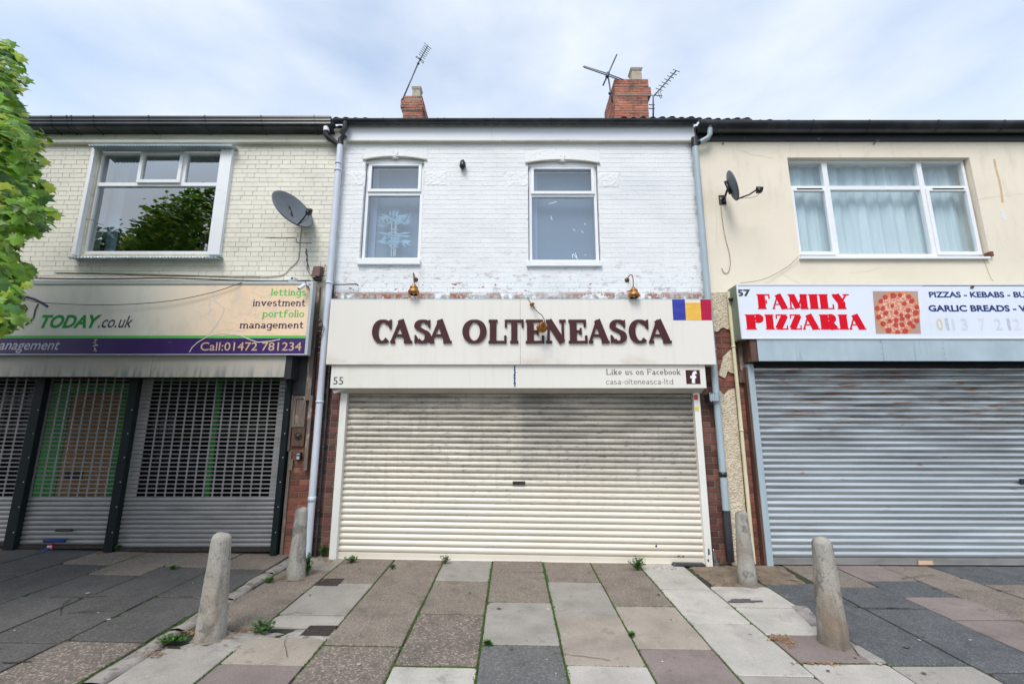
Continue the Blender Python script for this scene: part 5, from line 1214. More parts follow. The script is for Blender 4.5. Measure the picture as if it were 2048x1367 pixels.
for k, pts in enumerate(([(424,569),(426,590),(432,603),(449,617),(446,624),(433,648),(415,672)], [(415,672),(395,684),(384,694),(378,704)], [(415,672),(440,666),(480,670),(500,679),(515,684),(540,682),(560,678)])): stroke_px(q, pts, 1.5, Yt-.0012-.0003*k)
for i in range(80):
    x, y = sr.uniform(400, 600), sr.uniform(575, 668); pts = [(x, y)]
    dx, dy = sr.uniform(-9, 9), sr.uniform(-9, 4)
    for _ in range(4): x += dx+sr.uniform(-3, 3); y += dy+sr.uniform(-3, 3); pts.append((min(max(x, 395), 606), min(max(y, 570), 668)))
    if math.dist(pts[0], pts[-1]) > 8: stroke_px(q, pts, .55, Yt+.0010-.00001*i)
part('surface_cracks', q, M['crack'], s4, label='pale branching cracks in the sign face')
q = MB()
for i in range(9): y = 679+i*3; stroke_px(q, [(188+sr.uniform(-3,3), y), (193+sr.uniform(-3,3), y+sr.uniform(-1,3))], 1.2, Yt-.0003*i)
part('tape_scar', q, M['crack'], s4)
# right sign
Y7 = -.26
s7 = thing('shop_sign', 'white pizza takeaway sign numbered 57 with red and navy lettering and a pizza picture', 'sign', (xf(1760, 620, Y7), Y7, zf(677, Y7)))
xa7 = (xf(1471, 569, Y7)+xf(1483.5, 676, Y7))/2; z1, z0 = zf(568, Y7), zf(677.5, Y7)
q = MB(); q.box(xa7+.002, 7.8, Y7+.014, -.01, z0+.003, z1-.002); part('sign_case', q, M['signside'], s7, bevel=.004)
xj = xf(1851, 600, Y7)
q = MB(); q.box(xa7+.015, xj-.001, Y7, Y7+.012, z0+.015, z1-.018); part('sign_panel', q, M['wpanel'], s7)
q = MB(); q.box(xj+.001, 7.78, Y7+.001, Y7+.012, z0+.015, z1-.026); part('sign_panel', q, M['wpanel'], s7)
q = MB(); q.box(xa7, 7.8, Y7-.008, Y7+.013, z1-.017, z1); q.box(xa7, 7.8, Y7-.008, Y7+.013, z0, z0+.014); q.box(xa7, xa7+.014, Y7-.0075, Y7+.0125, z0+.0145, z1-.0175); part('frame', q, M['fascia'], s7)
Yt = Y7-.002
part('number', sans_line('57', 1474.5, 1501, 591.3, 578.5, Yt, .045), M['darkprint'], s7, label='dark number 57')
for ch, l0, l1, t_, b_ in (('F',1515.5,1541.5,588,617.8),('A',1545,1576.6,588,617.8),('M',1578,1617,588,617.8),('I',1619.5,1638.5,588,617.8),('L',1640,1668.6,588,617.8),('Y',1667,1701,588,617.8),
    ('P',1492,1529,628.5,658.6),('I',1531.5,1549.5,628.5,658.6),('Z',1551,1578.5,628.5,658.6),('Z',1579.5,1605.5,628.5,658.6),('A',1606,1639.5,628.5,658.6),('R',1641,1678,628.5,658.6),('I',1679,1698,628.5,658.6),('A',1699,1732.5,628.5,658.6)):
    part('letter', serif_letter(ch, l0, l1, t_, b_, Yt, .40, .075, .04), M['redp'], s7)
part('lettering', sans_line('PIZZAS - KEBABS - BU', 1858.5, 2052, 594, 583, Yt+.0008, .03), M['navy'], s7, label='navy words reading PIZZAS - KEBABS - BU')
part('lettering', sans_line('GARLIC BREADS - W', 1857.5, 2064, 622, 609.8, Yt+.0008, .035), M['navy'], s7, label='navy words reading GARLIC BREADS - W')
for ch, l0, l1, m in (('0',1874.5,1887.5,'faintA'),('1',1893,1899,'faintB'),('1',1906,1911,'faintC'),('3',1924,1937,'faintC'),('7',1961,1972,'faintC'),('2',1992,2005,'faintC'),('1',2017,2022.5,'faintB'),('2',2029,2042,'faintC')):
    part('faded_digit', sans_line(ch, l0, l1, 659, 636, Yt+.0009, .02), M[m], s7)
pz = MB(); pquad(pz, [(1751.5,667),(1841.5,667),(1835,582),(1745,582)], Yt); pic = part('pizza_picture', pz, M['card'], s7, label='printed picture of a pepperoni pizza')
def disc(px, py, rx, ry, Y, m, name, parent, n=24, jit=.0):
    pts = []
    for i in range(n):
        a = 6.283*i/n; k = 1+pb.uniform(-jit, jit); xx = min(max(px+rx*k*math.cos(a), 1746.5+(py-582)*.075), 1836+(py+ry*math.sin(-a)-582)*.075); p = P(xx, min(max(py-ry*k*math.sin(a), 583), 666.5), Y); pts.append((p.x, Y, p.z))
    mb = MB(); mb.poly(pts); return part(name, mb, m, parent)
disc(1795, 625, 45, 44, Yt-.0008, M['crust'], 'crust', pic, 32, .015); disc(1795.5, 625.5, 40, 39, Yt-.0016, M['cheese'], 'cheese', pic, 32, .03)
for i, (x, y, rr_) in enumerate(((1786,591,6.5),(1799,590,4.5),(1770,594,5.5),(1761,602,5),(1754,616,5),(1765,617,5),(1757,634,5.5),(1771,626,5),(1792,625,4.5),(1808,607,5),(1823,602,5.5),(1817,593,5),(1815,632,6),(1831,625,6),(1833,614,5),(1766,647,5.5),(1791,650,5),(1804,649,5.5),(1804,637,5),(1792,640,5),(1779,642,4.5),(1819,646,5.5),(1826,652,5),(1777,660,6),(1795,664,5),(1810,662,6),(1833,641,5.5),(1784,611,4),(1802,630,4),(1816,620,4.5))):
    disc(x, y, rr_, rr_*.95, Yt-.0024-.00005*i, M['pepp'], 'pepperoni', pic, 12, .08)
blob(s7, 1944, 573.5, 10, 6, Y7-.0095, M['bwood'], seed=12, name='stain')
# ---------------------------------------------------------------- rainwater pipes
def pipe(label, px_pts, Y, r, m, brackets=(), name='downpipe', cat='drainpipe', m2=None, split=None, joints=()):
    pts = [P(x, y, Y) for x, y in px_pts]; t = thing(name, label, cat, pts[-1])
    if split is not None:
        sp = P(*split, Y); q = MB(); q.tube([pts[0], sp], r, 14); part('pipe', q, m, t, auto=True); q = MB(); q.tube([sp+Vector((0,0,.02)), pts[-1]], r*1.12, 14); part('lower_pipe', q, m2, t, auto=True)
    else: q = MB(); q.tube(pts, r, 14); part('pipe', q, m, t, auto=True)
    for (x, y) in brackets:
        c = P(x, y, Y); q = MB(); q.lathe([(r*1.0, -.012), (r*1.18, -.012), (r*1.18, .012), (r*1.0, .012)], c, (0,0,1), 14); q.box(c.x-.012, c.x+.012, c.y+r*.8, .01, c.z-.01, c.z+.01); part('bracket', q, m, t)
    for (x, y) in joints:
        c = P(x, y, Y); q = MB(); q.lathe([(r*1.0, -.03), (r*1.12, -.03), (r*1.12, .03), (r*1.0, .03)], c, (0,0,1), 14); part('socket', q, M['black'] if m2 else m, t)
    return t
xp1 = (xf(680.5, 294, -.09)+xf(612, 1130, -.09))/2
def vp(X, py, Y): return proj((X, Y, zf(py, Y)))[0]
dp1 = pipe('white plastic downpipe between the cream brick and white brick buildings', [(vp(xp1, 291, -.09), 291), (vp(xp1, 1136, -.09), 1136)], -.09, .044, M['wpipe'], [(vp(xp1, y, -.09), y) for y in (327, 341, 803, 566)], joints=[(vp(xp1, 997, -.09), 997)])
def swan(parent, pts, r, m, name='swan_neck'):
    q = MB(); q.tube(pts, r, 12); return part(name, q, m, parent, auto=True)
topp = Vector((xp1, -.09, zf(291, -.09)))
swan(dp1, [P(650.5, 247, -.16), P(652, 256, -.16), P(651, 267, -.15), P(656, 275, -.13), P(676, 289, -.09)], .040, M['black'])
swan(dp1, [P(652.3, 255, -.165), P(652.2, 262.5, -.165)], .0425, M['white'], 'collar')
swan(dp1, [P(690.5, 245, -.15), P(690, 256, -.15), P(684, 265, -.13), P(688, 272, -.11), P(681, 279, -.09), topp+Vector((0,0,-.02))], .040, M['black'])
q = MB(); c = P(650.5, 244, -.16); q.hexa([c+Vector((-.03,-.04,-.05)), c+Vector((.03,-.04,-.05)), c+Vector((.03,.04,-.05)), c+Vector((-.03,.04,-.05)), c+Vector((-.08,-.05,.03)), c+Vector((.08,-.05,.03)), c+Vector((.08,.05,.03)), c+Vector((-.08,.05,.03))]); part('outlet', q, M['black'], dp1)
pipe('thin black pipe running down the dark brick pier left of the cream shutter', [(656, 700), (vp(xf(646, 900, -.05), 1112, -.05), 1112)] if False else [(vp(xf(646, 900, -.05), 700, -.05), 700), (vp(xf(646, 900, -.05), 1112, -.05), 1112)], -.05, .017, M['black'], [(vp(xf(646, 900, -.05), y, -.05), y) for y in (745, 894, 1020)], joints=())
xp2 = (xf(1386.5, 300, -.09)+xf(1464, 1115, -.09))/2
dp2 = pipe('blue-grey downpipe with black foot between the white and cream rendered buildings', [(vp(xp2, 293, -.09), 293), (vp(xp2, 1122, -.09), 1122)], -.09, .043, M['gpipe'], [(vp(xp2, y, -.09), y) for y in (700,)], m2=M['black'], split=(vp(xp2, 1023, -.09), 1023), joints=[(vp(xp2, 948, -.09), 948)])
swan(dp2, [Vector((xp2, -.09, zf(276, -.09))), Vector((xp2, -.09, zf(294, -.09)))], .047, M['black'], 'branch')
swan(dp2, [P(1388, 287, -.09), P(1400, 284, -.1), P(1415, 276, -.12), P(1419.5, 268, -.14), P(1418.5, 250, -.15)], .036, M['gpipe']); swan(dp2, [P(1390, 286, -.092), P(1399, 284, -.1)], .041, M['black'], 'elbow')
swan(dp2, [P(1418.5, 256, -.148), P(1418.5, 250, -.15)], .041, M['black'], 'socket')
xp3 = (xf(1464.5, 600, -.06)+xf(1490, 1020, -.06))/2
pipe('slim cream waste pipe beside the white pizza sign', [(vp(xp3, 583, -.06), 583), (vp(xp3, 1126, -.06), 1126)], -.06, .023, M['cpipe'], [(vp(xp3, y, -.06), y) for y in (693, 860)])
pipe('thin brown conduit on the brick next to the cream waste pipe', [(vp(xf(1487, 950, -.03), 765, -.03), 765), (vp(xf(1487, 950, -.03), 1118, -.03), 1118)], -.03, .009, M['bwood'], [], 'conduit', 'pipe')
pp = thing('overflow_pipe', 'short black right-angled pipe on the white wall above the left end of the cream sign', 'pipe', P(667, 597, -.06)); q = MB(); q.tube([P(665, 594, -.06), P(667.5, 569, -.06), P(713, 568, -.06), P(716, 571, -.04)], .010, 8); part('pipe', q, M['black'], pp)
# ---------------------------------------------------------------- satellite dishes
def dish(label, c, n, rad, lnb, wallpt, updir, grp, lowdir):
    n = Vector(n).normalized(); u = (Vector(updir) - n*Vector(updir).dot(n)).normalized(); s = n.cross(u)
    t = thing('satellite_dish', label, 'satellite dish', c, grp); mb = MB(); seg = 32
    for ring, (rr, dp) in enumerate(((0, -.05), (.35, -.043), (.7, -.024), (.93, -.005), (1, 0), (1.015, -.006), (.97, -.02), (.7, -.036), (.35, -.055), (0, -.062))):
        for k in range(seg):
            a = 6.283*k/seg; mb.v.append(tuple(s*rad*.93*rr*math.cos(a) + u*rad*rr*math.sin(a) + n*dp*rad/.32*1.3))
    for r_ in range(9):
        for k in range(seg): k2 = (k+1) % seg; mb.f.append((r_*seg+k, r_*seg+k2, (r_+1)*seg+k2, (r_+1)*seg+k))
    mb.sm = True; ob('reflector', mb.mesh('reflector', M['dish']), (0,0,0), t)
    c = Vector(c); foot = c - u*rad*.97 + n*.0; L = c + n*lnb[0] + u*lnb[1] + s*lnb[2]
    q = MB(); q.tube([foot - n*.02, foot + (L-foot)*.5 - u*.02, L], .011, 8); part('lnb_arm', q, M['black'], t)
    d = (c-L).normalized(); q = MB(); q.lathe([(0,-.06), (.026,-.055), (.028, .0), (.022, .01), (.026, .03), (0, .034)], L, d, 14); q.box(L.x-.025, L.x+.035, L.y-.03, L.y+.03, L.z-.06, L.z-.005); part('lnb', q, M['black'], t)
    w = Vector(wallpt); b = c - n*.07; q = MB(); q.tube([w, w+Vector((0,-.08,.0)), Vector((b.x, b.y, b.z))], .016, 8); q.box(w.x-.05, w.x+.05, w.y-.012, w.y, w.z-.07, w.z+.07); q.tube([b - u*.1, b + u*.1], .022, 8); part('bracket', q, M['black'], t)
    q = MB(); q.tube([L-u*.05, L-u*.1-n*.05, (L+foot)/2-u*.07, foot], .003, 5); part('lead', q, M['cable'], t)
    return t
g9 = 'satellite dishes on the upper walls'
dish('large round grey satellite dish on the cream painted brick wall', P(586, 417, -.30), (.75, -.45, .48), .315, (.25, -.27, .0), P(600, 440, -.0), (0, 0, 1), g9, None)
dish('small satellite dish seen edge-on on the cream rendered wall', P(1466, 371, -.30), (.92, -.30, .25), .215, (.27, -.17, 0), P(1444, 400, 0), (0, 0, 1), g9, None)
def cable(label, pts, r=.0045, m='cable', name='cable'):
    q = MB(); v = [P(*p) for p in pts]; out = []
    for i in range(len(v)-1):
        p0, p1, p2, p3 = v[max(0, i-1)], v[i], v[i+1], v[min(len(v)-1, i+2)]
        for k in range(5):
            t = k/5; out.append(.5*((2*p1)+(p2-p0)*t+(2*p0-5*p1+4*p2-p3)*t*t+(3*p1-p0-3*p2+p3)*t**3))
    out.append(v[-1]); q.tube(out, r, 6); return solo(name, q, M[m], label, 'cable')
cable('thin black cable sagging across the front of the lettings sign', [(38,590,-.32),(62,602,-.32),(120,607,-.32),(195,609.5,-.32),(270,607.5,-.32),(350,600,-.32),(430,583,-.31),(480,566,-.3),(500,562,-.2)])
cable('dull cable running down from the large grey dish and along above the lettings sign', [(603,450,-.01),(600,480,-.01),(598,510,-.01),(594,522,-.01),(580,536,-.01),(560,551,-.01),(500,554,-.01),(400,551,-.01),(300,548,-.01),(200,546,-.01),(110,545,-.01)], .005, 'gcable')
cable('thick black cable bundle along the top of the lettings sign', [(620,561,-.03),(560,562,-.03),(490,561,-.03),(430,559,-.03),(330,556,-.03),(240,557,-.03),(150,557.5,-.03),(60,556,-.03)], .010)
cable('thin black cable drooping from the brown junction hood down past the white downpipe', [(628,556,-.1),(645,548,-.1),(650,528,-.02)], .004)
cable('thin black cable looping down beside the white downpipe', [(608,560,-.3),(617,576,-.31),(628,600,-.2),(634,625,-.16),(645,650,-.15),(641,668,-.15),(630,686,-.15),(618,692,-.2),(611,680,-.28)], .0035)
cable('thin cable wandering across the old timber and white downpipe', [(622,640,-.07),(636,646,-.16),(648,655,-.16),(646,664,-.15),(636,690,-.14),(628,696,-.1),(612,698,-.2)], .003)
cable('dull cable hanging in a hook below the edge-on dish', [(1441,402,-.01),(1443,430,-.01),(1449,470,-.01),(1458,505,-.01),(1460,528,-.01),(1456,544,-.01),(1448,545,-.01),(1443,536,-.01)], .0045, 'gcable')
cable('thin cable from the right window sill down to the pizza sign', [(1598,511,-.05),(1580,529,-.03),(1560,542,-.03),(1535,555,-.05),(1510,562,-.1),(1480,566,-.2)], .004, 'gcable')
cable('short black cable up from the brown junction hood to a wall crack', [(626,556,-.05),(615,540,-.01),(614,520,-.01),(613,500,-.01),(611,497,-.01)], .004)
# brown hood, white camera, junction box
t = thing('cable_hood', 'brown plastic cable hood on the cream wall above the right end of the lettings sign', 'cable hood', P(630, 553, 0)); q = MB(); a, b = P(621, 552, -.13), P(640, 531, -.13)
q.hexa([(a.x, -.13, a.z), (b.x, -.13, a.z), (b.x, .0, a.z+.04), (a.x, .0, a.z+.04), (a.x+.012, -.11, b.z), (b.x-.004, -.11, b.z), (b.x-.004, .0, b.z+.03), (a.x+.012, 0, b.z+.03)]); part('hood', q, M['brownplastic'], t, bevel=.01)
q = MB(); q.box(a.x+.015, b.x-.015, -.10, -.01, a.z-.035, a.z+.0); part('terminal', q, M['cable'], t)
t = thing('security_camera', 'white bullet security camera on the top right corner of the lettings sign', 'camera', P(612, 569, -.3)); q = MB(); p0, p1 = P(597, 577.5, -.40), P(609, 569, -.36); q.lathe([(0,0), (.022,.0), (.024,.01), (.024,.09), (.018,.105), (0,.107)], p0, p1-p0, 16); part('body', q, M['white'], t)
q = MB(); q.lathe([(0,-.003), (.019,-.003), (.021,.0)], p0, p1-p0, 16); part('lens', q, M['black'], t); q = MB(); q.tube([p1, P(613, 571, -.30)], .009, 8); q.lathe([(.02,0),(.02,.02),(0,.02)], P(614, 571, -.292), (0,-1,0), 12); part('mount', q, M['white'], t)
t = thing('junction_box', 'small white junction box resting on the top edge of the lettings sign', 'junction box', P(583, 561, -.1)); q = MB(); a, b = P(576, 562, -.1), P(592, 555.5, -.1); q.box(a.x, b.x, -.15, -.05, a.z, b.z); part('box', q, M['white'], t, bevel=.004); q = MB(); q.box(b.x-.045, b.x-.015, -.153, -.149, a.z+.012, b.z-.01); part('port', q, M['black'], t)
# door bell and key safe
t = thing('intercom', 'round metal door intercom on the old wooden board left of the white downpipe', 'intercom', P(596, 872, -.03)); c = P(596, 871, -.022); q = MB(); q.lathe([(.052,0),(.05,.008),(.04,.012),(.04,.008),(.03,.008),(.03,.016),(.018,.020),(0,.020)], c, (0,-1,0), 22); part('speaker', q, M['iron'], t); q = MB(); q.lathe([(.014,.020),(.012,.026),(0,.027)], c, (0,-1,0), 12); part('button', q, M['steel'], t)
t = thing('key_safe', 'small grey key safe on the red brick beside the old wooden board', 'key safe', P(596, 918, 0)); a, b = P(590.5, 920, -.04), P(601.5, 904, -.04); q = MB(); q.box(a.x, b.x, -.045, .002, a.z, b.z); part('case', q, M['black'], t, bevel=.008); q = MB(); q.box(a.x+.012, b.x-.012, -.05, -.0455, a.z+.012, b.z-.015); part('cover', q, M['signframe'], t, bevel=.003)
for k in range(4): q = MB(); q.box(a.x+.018+.011*k, a.x+.025+.011*k, -.0525, -.0505, a.z+.05, a.z+.075); part('dial', q, M['black'], t)
# ---------------------------------------------------------------- lamps
def bell(mb, o, ax, k=1): mb.lathe([(r_*k, h_*k) for r_, h_ in ((.010, 0), (.018, -.004), (.024, -.020), (.022, -.028), (.040, -.038), (.052, -.052), (.053, -.066), (.046, -.074), (.060, -.086), (.072, -.105), (.074, -.125), (.066, -.145), (.050, -.152), (.046, -.150), (.058, -.135), (.060, -.12))], o, ax, 22)
def brass_lamp(label, rose, tip, shade_top, ysh):
    ro = P(*rose, 0); t = thing('wall_lamp', label, 'lamp', ro, 'brass swan-neck lamps over the cream sign'); q = MB(); q.lathe([(.034, 0), (.034, .006), (.026, .014), (.012, .022), (0, .024)], ro, (0,-1,0), 18); part('wall_rose', q, M['dbrass'], t)
    st_ = P(*shade_top, ysh); tp_ = P(*tip, ysh*.62); q = MB(); a = ro+Vector((0,-.02,0)); pts = []
    for k in range(13):
        u = k/12; pts.append(a*(1-u)**3 + (a+Vector((0,-.12,.05)))*3*u*(1-u)**2 + (tp_+Vector((0,-.02,.09)))*3*u*u*(1-u) + st_*u**3)
    q.tube(pts, .007, 8); part('arm', q, M['dbrass'], t); q = MB(); bell(q, st_, (0, .08, 1), 1.02); part('shade', q, M['brass'], t); q = MB(); q.lathe([(.0, -.11), (.02, -.12), (.024, -.135), (.012, -.15), (0, -.155)], st_, (0,.08,1), 12); part('bulb', q, M['white'], t)
brass_lamp('left brass swan-neck lamp above the letters CASA', (831, 559), (824, 549), (828, 567), -.30)
brass_lamp('right brass swan-neck lamp above the letters SCA near the flag', (1253.5, 560), (1267, 554), (1266, 573), -.30)
t = thing('wall_lamp', 'broken brass lamp hanging loose in front of the sign lettering with its wall rose dangling', 'lamp', P(1064, 600, -.28), 'brass swan-neck lamps over the cream sign')
q = MB(); q.tube([P(1054, 595, -.27), P(1058, 601, -.29), P(1063, 607, -.30)], .003, 6); part('wire', q, M['cable'], t); q = MB(); q.lathe([(.034, 0), (.034, .006), (.026, .014), (.012, .022), (0, .024)], P(1063.5, 608, -.30), (.25,-.4,-.85), 16); part('wall_rose', q, M['brass'], t)
q = MB(); q.tube([P(1064, 609, -.31), P(1070, 618, -.34), P(1076, 625, -.38), P(1082, 629, -.42), P(1087, 636, -.46), P(1089, 644, -.48)], .006, 8); part('arm', q, M['dbrass'], t)
q = MB(); bell(q, P(1087, 645, -.50), (.15, -.85, .35), .95); part('shade', q, M['brass'], t)
t = thing('wall_light', 'small black bulb-shaped light on the white wall between the two narrow windows', 'light', P(924, 328, 0)); c = P(925, 329, -.055); q = MB(); q.lathe([(0,-.075),(.028,-.065),(.045,-.035),(.047,-.005),(.038,.03),(.024,.055),(.016,.075),(0,.078)], c, (.05,.1,1), 18); part('body', q, M['black'], t); q = MB(); q.lathe([(.03,0),(.03,.02),(.012,.03),(0,.03)], P(924, 325, .0), (0,-1,0), 14); part('mount', q, M['black'], t)
t = thing('floodlight', 'clear glass bulkhead light fixed across the blue-grey downpipe right of the cream shutter', 'light', P(1433, 795, -.06)); a, b = P(1419, 805, -.19), P(1446, 784, -.19)
q = MB(); q.box(a.x, b.x, -.20, -.135, a.z, b.z); part('glass_cover', q, M['lampglass'], t, bevel=.012)
for k in range(4): q = MB(); x = a.x+.012+(b.x-a.x-.024)*k/3; q.tube([(x, -.203, a.z+.01), (x, -.203, b.z-.01)], .0035, 6); part('glass_rib', q, M['lampglass'], t)
q = MB(); q.box(a.x+.02, b.x-.05, -.165, -.14, a.z+.025, b.z-.02); part('reflector', q, M['galv'], t, bevel=.006); q = MB(); q.box(a.x+.02, a.x+.15, -.134, .0, a.z+.02, b.z-.02); part('back_case', q, M['black'], t, bevel=.006)
t = thing('bell_push', 'black round fitting on the end of the white pizza sign', 'fitting', P(1461, 597, -.1)); q = MB(); q.lathe([(.012,-.03),(.022,-.02),(.03,0),(.022,.02),(.010,.03),(.008,.09)], P(1461, 598, -.12), (1,0,.1), 12); part('body', q, M['black'], t)
# ---------------------------------------------------------------- aerials on the chimneys
def rod(mb, pts, r=.012): mb.tube(pts, r, 6)
Ya = 4.62
t = thing('tv_aerial', 'slanting rooftop aerial with a long mast on the small left chimney', 'aerial', P(805, 198, Ya), 'television aerials on the chimneys')
q = MB(); rod(q, [P(804, 201, Ya), P(836.5, 125, Ya)], .021); part('mast', q, M['steel'], t); q = MB(); rod(q, [P(835, 128, Ya), P(855, 91.5, Ya)], .016); part('boom', q, M['steel'], t)
for i in range(7):
    u = i/6; cx, cy = 843+(855-843)*u, 113+(92-113)*u; l = 7.2-(.8 if i < 6 else 0); q = MB(); rod(q, [P(cx-l*.95, cy-l*.9+.5, Ya-.2*u), P(cx+l*.95, cy+l*.9-.5, Ya-.2*u)], .008); part('element', q, M['steel'], t)
q = MB(); rod(q, [P(841,120,Ya), P(831,114.5,Ya), P(831.5,112.5,Ya), P(842,118,Ya), P(847,124,Ya), P(846,127,Ya), P(841,122,Ya)], .009); part('dipole', q, M['steel'], t); q = MB(); q.tube([P(838.5,119.5,Ya), P(841,118,Ya)], .035, 8); q.tube([P(835,128,Ya), P(837.5,126,Ya)], .034, 8); q.tube([P(803,201,Ya), P(807,196,Ya)], .03, 6); part('clamp', q, M['steel'], t)
t = thing('tv_aerial', 'cross-shaped aerial with a long folded loop left of the tall chimney', 'aerial', P(1221, 185, 4.5), 'television aerials on the chimneys'); Y_ = 4.5
q = MB(); rod(q, [P(1224.5,205,Y_), P(1220.5,184,Y_), P(1215.5,150,Y_)], .022); part('mast', q, M['steel'], t)
q = MB(); rod(q, [P(1233, 109.5, Y_), P(1205.5, 171, Y_)], .02); part('element', q, M['steel'], t)
q = MB(); rod(q, [P(1247, 160, Y_), P(1216, 148, Y_), P(1168, 132.2, Y_), P(1166, 133, Y_), P(1168, 135, Y_), P(1214, 151, Y_), P(1238, 160, Y_)], .014); part('dipole', q, M['steel'], t); q = MB(); q.tube([P(1213, 155, Y_), P(1216, 146, Y_)], .045, 8); q.tube([P(1218, 188, Y_), P(1222, 184, Y_)], .04, 6); part('clamp', q, M['steel'], t)
t = thing('tv_aerial', 'many-pronged aerial leaning right of the tall chimney', 'aerial', P(1306, 230, 4.5), 'television aerials on the chimneys')
q = MB(); rod(q, [P(1306, 238, Y_), P(1306, 193, Y_), P(1311, 188, Y_)], .022); part('mast', q, M['steel'], t); q = MB(); rod(q, [P(1307, 192, Y_), P(1319, 179, Y_), P(1352, 141.5, Y_-.3)], .018); part('boom', q, M['steel'], t)
for i in range(7):
    u = i/6; cx, cy = 1318+(1352-1318)*u, 179+(141.5-179)*u; q = MB(); yy = Y_-.3*u; rod(q, [P(cx-7, cy-2.6, yy), P(cx+7, cy+2.6, yy)], .009); part('element', q, M['steel'], t)
q = MB(); rod(q, [P(1316,185,Y_), P(1318,192,Y_), P(1321,197,Y_), P(1323,196,Y_), P(1320,182,Y_)], .009); rod(q, [P(1301,190.5,Y_), P(1324,192,Y_)], .011); part('dipole', q, M['steel'], t)
q = MB(); [rod(q, [P(1297, y, 4.58), P(1309, y+.5, Y_)], .012) for y in (209.5, 217)]; part('bracket', q, M['steel'], t)
# ---------------------------------------------------------------- weeds, litter
def weed(label, px, py, hpx, wpx, n, m, seed, lift=0):
    b = G(px, py); r = random.Random(seed); w = proj(b)[2]; H, Wd = hpx*1.15*w/F, wpx*1.15*w/F; mb = MB(); sm2 = MB()
    for i in range(n):
        a = r.uniform(0, 6.283); rr = Wd/2*r.uniform(.15, 1); h = H*r.uniform(.4, 1)*(1-.35*rr/(Wd/2)); tip = Vector((rr*math.cos(a), rr*math.sin(a)*.5, h)); mid = tip*.5+Vector((0,0,h*.12)); sm2.tube([(0,0,0), mid, tip], .0014, 4)
        for k in range(r.randint(5, 9)):
            u = r.uniform(.25, 1); p = (mid*2*u if u < .5 else mid+(tip-mid)*(2*u-1)); an = r.uniform(0, 6.283); l = r.uniform(.016, .034); d = Vector((math.cos(an), math.sin(an), r.uniform(-.2, .8))).normalized()*l; s_ = d.cross(Vector((0,0,1))).normalized()*l*.32; up = Vector((0,0,l*.15))
            mb.poly([p, p+d*.5+s_+up, p+d, p+d*.5-s_+up])
    t = thing('weed', label, 'weed', b, 'weeds growing from the pavement edges'); ob('leaves', mb.mesh('leaves', M[m]), (0,0,0), t, 'stuff'); ob('stems', sm2.mesh('stems', M['weed2']), (0,0,0), t, 'stuff')
weed('leafy weed growing from the mortar right of the front left bollard', 523, 1266, 28, 54, 42, 'weed2', 1)
weed('tall weed clinging to the right side of the back left bollard', 614, 1150, 44, 20, 40, 'weed', 2)
weed('weed at the foot of the dark brick pier left of the cream shutter', 646, 1113, 24, 26, 26, 'weed', 3)
weed('low yellowish weed at the bottom left of the cream shutter', 703, 1125, 16, 30, 24, 'weed', 4)
weed('bushy weed under the bottom bar of the cream shutter near its right end', 1275, 1140, 27, 38, 46, 'weed', 5)
weed('wispy weed at the base of the cream shutter, left of centre', 889, 1127, 18, 22, 12, 'weed2', 6)
weed('small weed in the joint between slabs before the cream shutter', 784, 1137, 9, 14, 12, 'weed', 7)
weed('weed at the foot of the post between the two full punched shutters', 233, 1102, 14, 18, 16, 'weed', 8)
weed('trailing weed left of the front left bollard', 338, 1285, 16, 60, 34, 'weed', 9)
weed('weed at the foot of the kerb stones by the back left bollard', 538, 1164, 9, 22, 18, 'weed', 10)
weed('tiny weed in the joint below the square grey slab', 975, 1290, 9, 20, 14, 'weed', 11); weed('small weed at a slab corner on the right of the middle bay', 1262, 1272, 9, 12, 10, 'weed', 12)
weed('small weed behind the back right bollard at the black pipe foot', 1474, 1122, 14, 20, 16, 'weed', 13); weed('small weed by the brick pier right of the back right bollard', 1512, 1124, 12, 12, 10, 'weed', 14)
weed('low weed on a slab joint before the widest punched shutter', 347, 1137, 6, 22, 14, 'weed', 15)
db = MB(); r = random.Random(9)
for (cx, cy, n, sx, sy) in ((400,1264,80,30,6),(575,1158,110,34,5),(1075,1123,40,22,4),(700,1125,20,18,4),(478,1260,70,26,4),(1560,1277,220,22,7),(1578,1288,120,14,8),(1325,1137,20,30,5),(1480,1140,60,40,8),(205,1106,50,16,3),(405,1108,30,10,3),(890,1124,20,14,3),(1640,1327,80,60,3),(650,1120,30,16,4),(300,1306,60,30,8)):
    for _ in range(n):
        p = G(cx+r.gauss(0, sx/2), cy+r.gauss(0, sy/2))
        if p.y > -.03: continue
        l = r.uniform(.004, .016); a = r.uniform(0, 6.283); d = Vector((math.cos(a), math.sin(a), r.uniform(-.2,.5)))*l; s_ = Vector((-math.sin(a), math.cos(a), r.uniform(-.4,.4)))*l*r.uniform(.25, .6); p = p+Vector((0,0,.005)); db.poly([p-d-s_, p+d-s_*.5, p+d+s_, p-d+s_])
solo('leaf_litter', db, M['dry'], 'dry brown leaf litter and crumbs scattered at bollard feet and shutter bases', 'litter', kind='stuff')
t = thing('drink_can', 'crushed blue carton and litter lying in front of the boarded green shop door', 'litter', G(101, 1098)); b = G(101, 1098); q = MB(); q.box(b.x-.035, b.x+.03, b.y-.02, b.y+.02, b.z, b.z+.07); part('carton', q, M['fred'], t, bevel=.004); q = MB(); q.box(b.x-.034, b.x+.029, b.y-.0215, b.y-.0205, b.z+.012, b.z+.05); part('label', q, M['faintC'], t); q = MB(); q.hexa([b+Vector((-.12,-.02,0)), b+Vector((.01,-.05,0)), b+Vector((.03,.02,0)), b+Vector((-.1,.02,0)), b+Vector((-.1,-.01,.02)), b+Vector((0,-.03,.025)), b+Vector((.02,.01,.02)), b+Vector((-.09,.01,.015))]); part('wrapper', q, M['navy'], t)
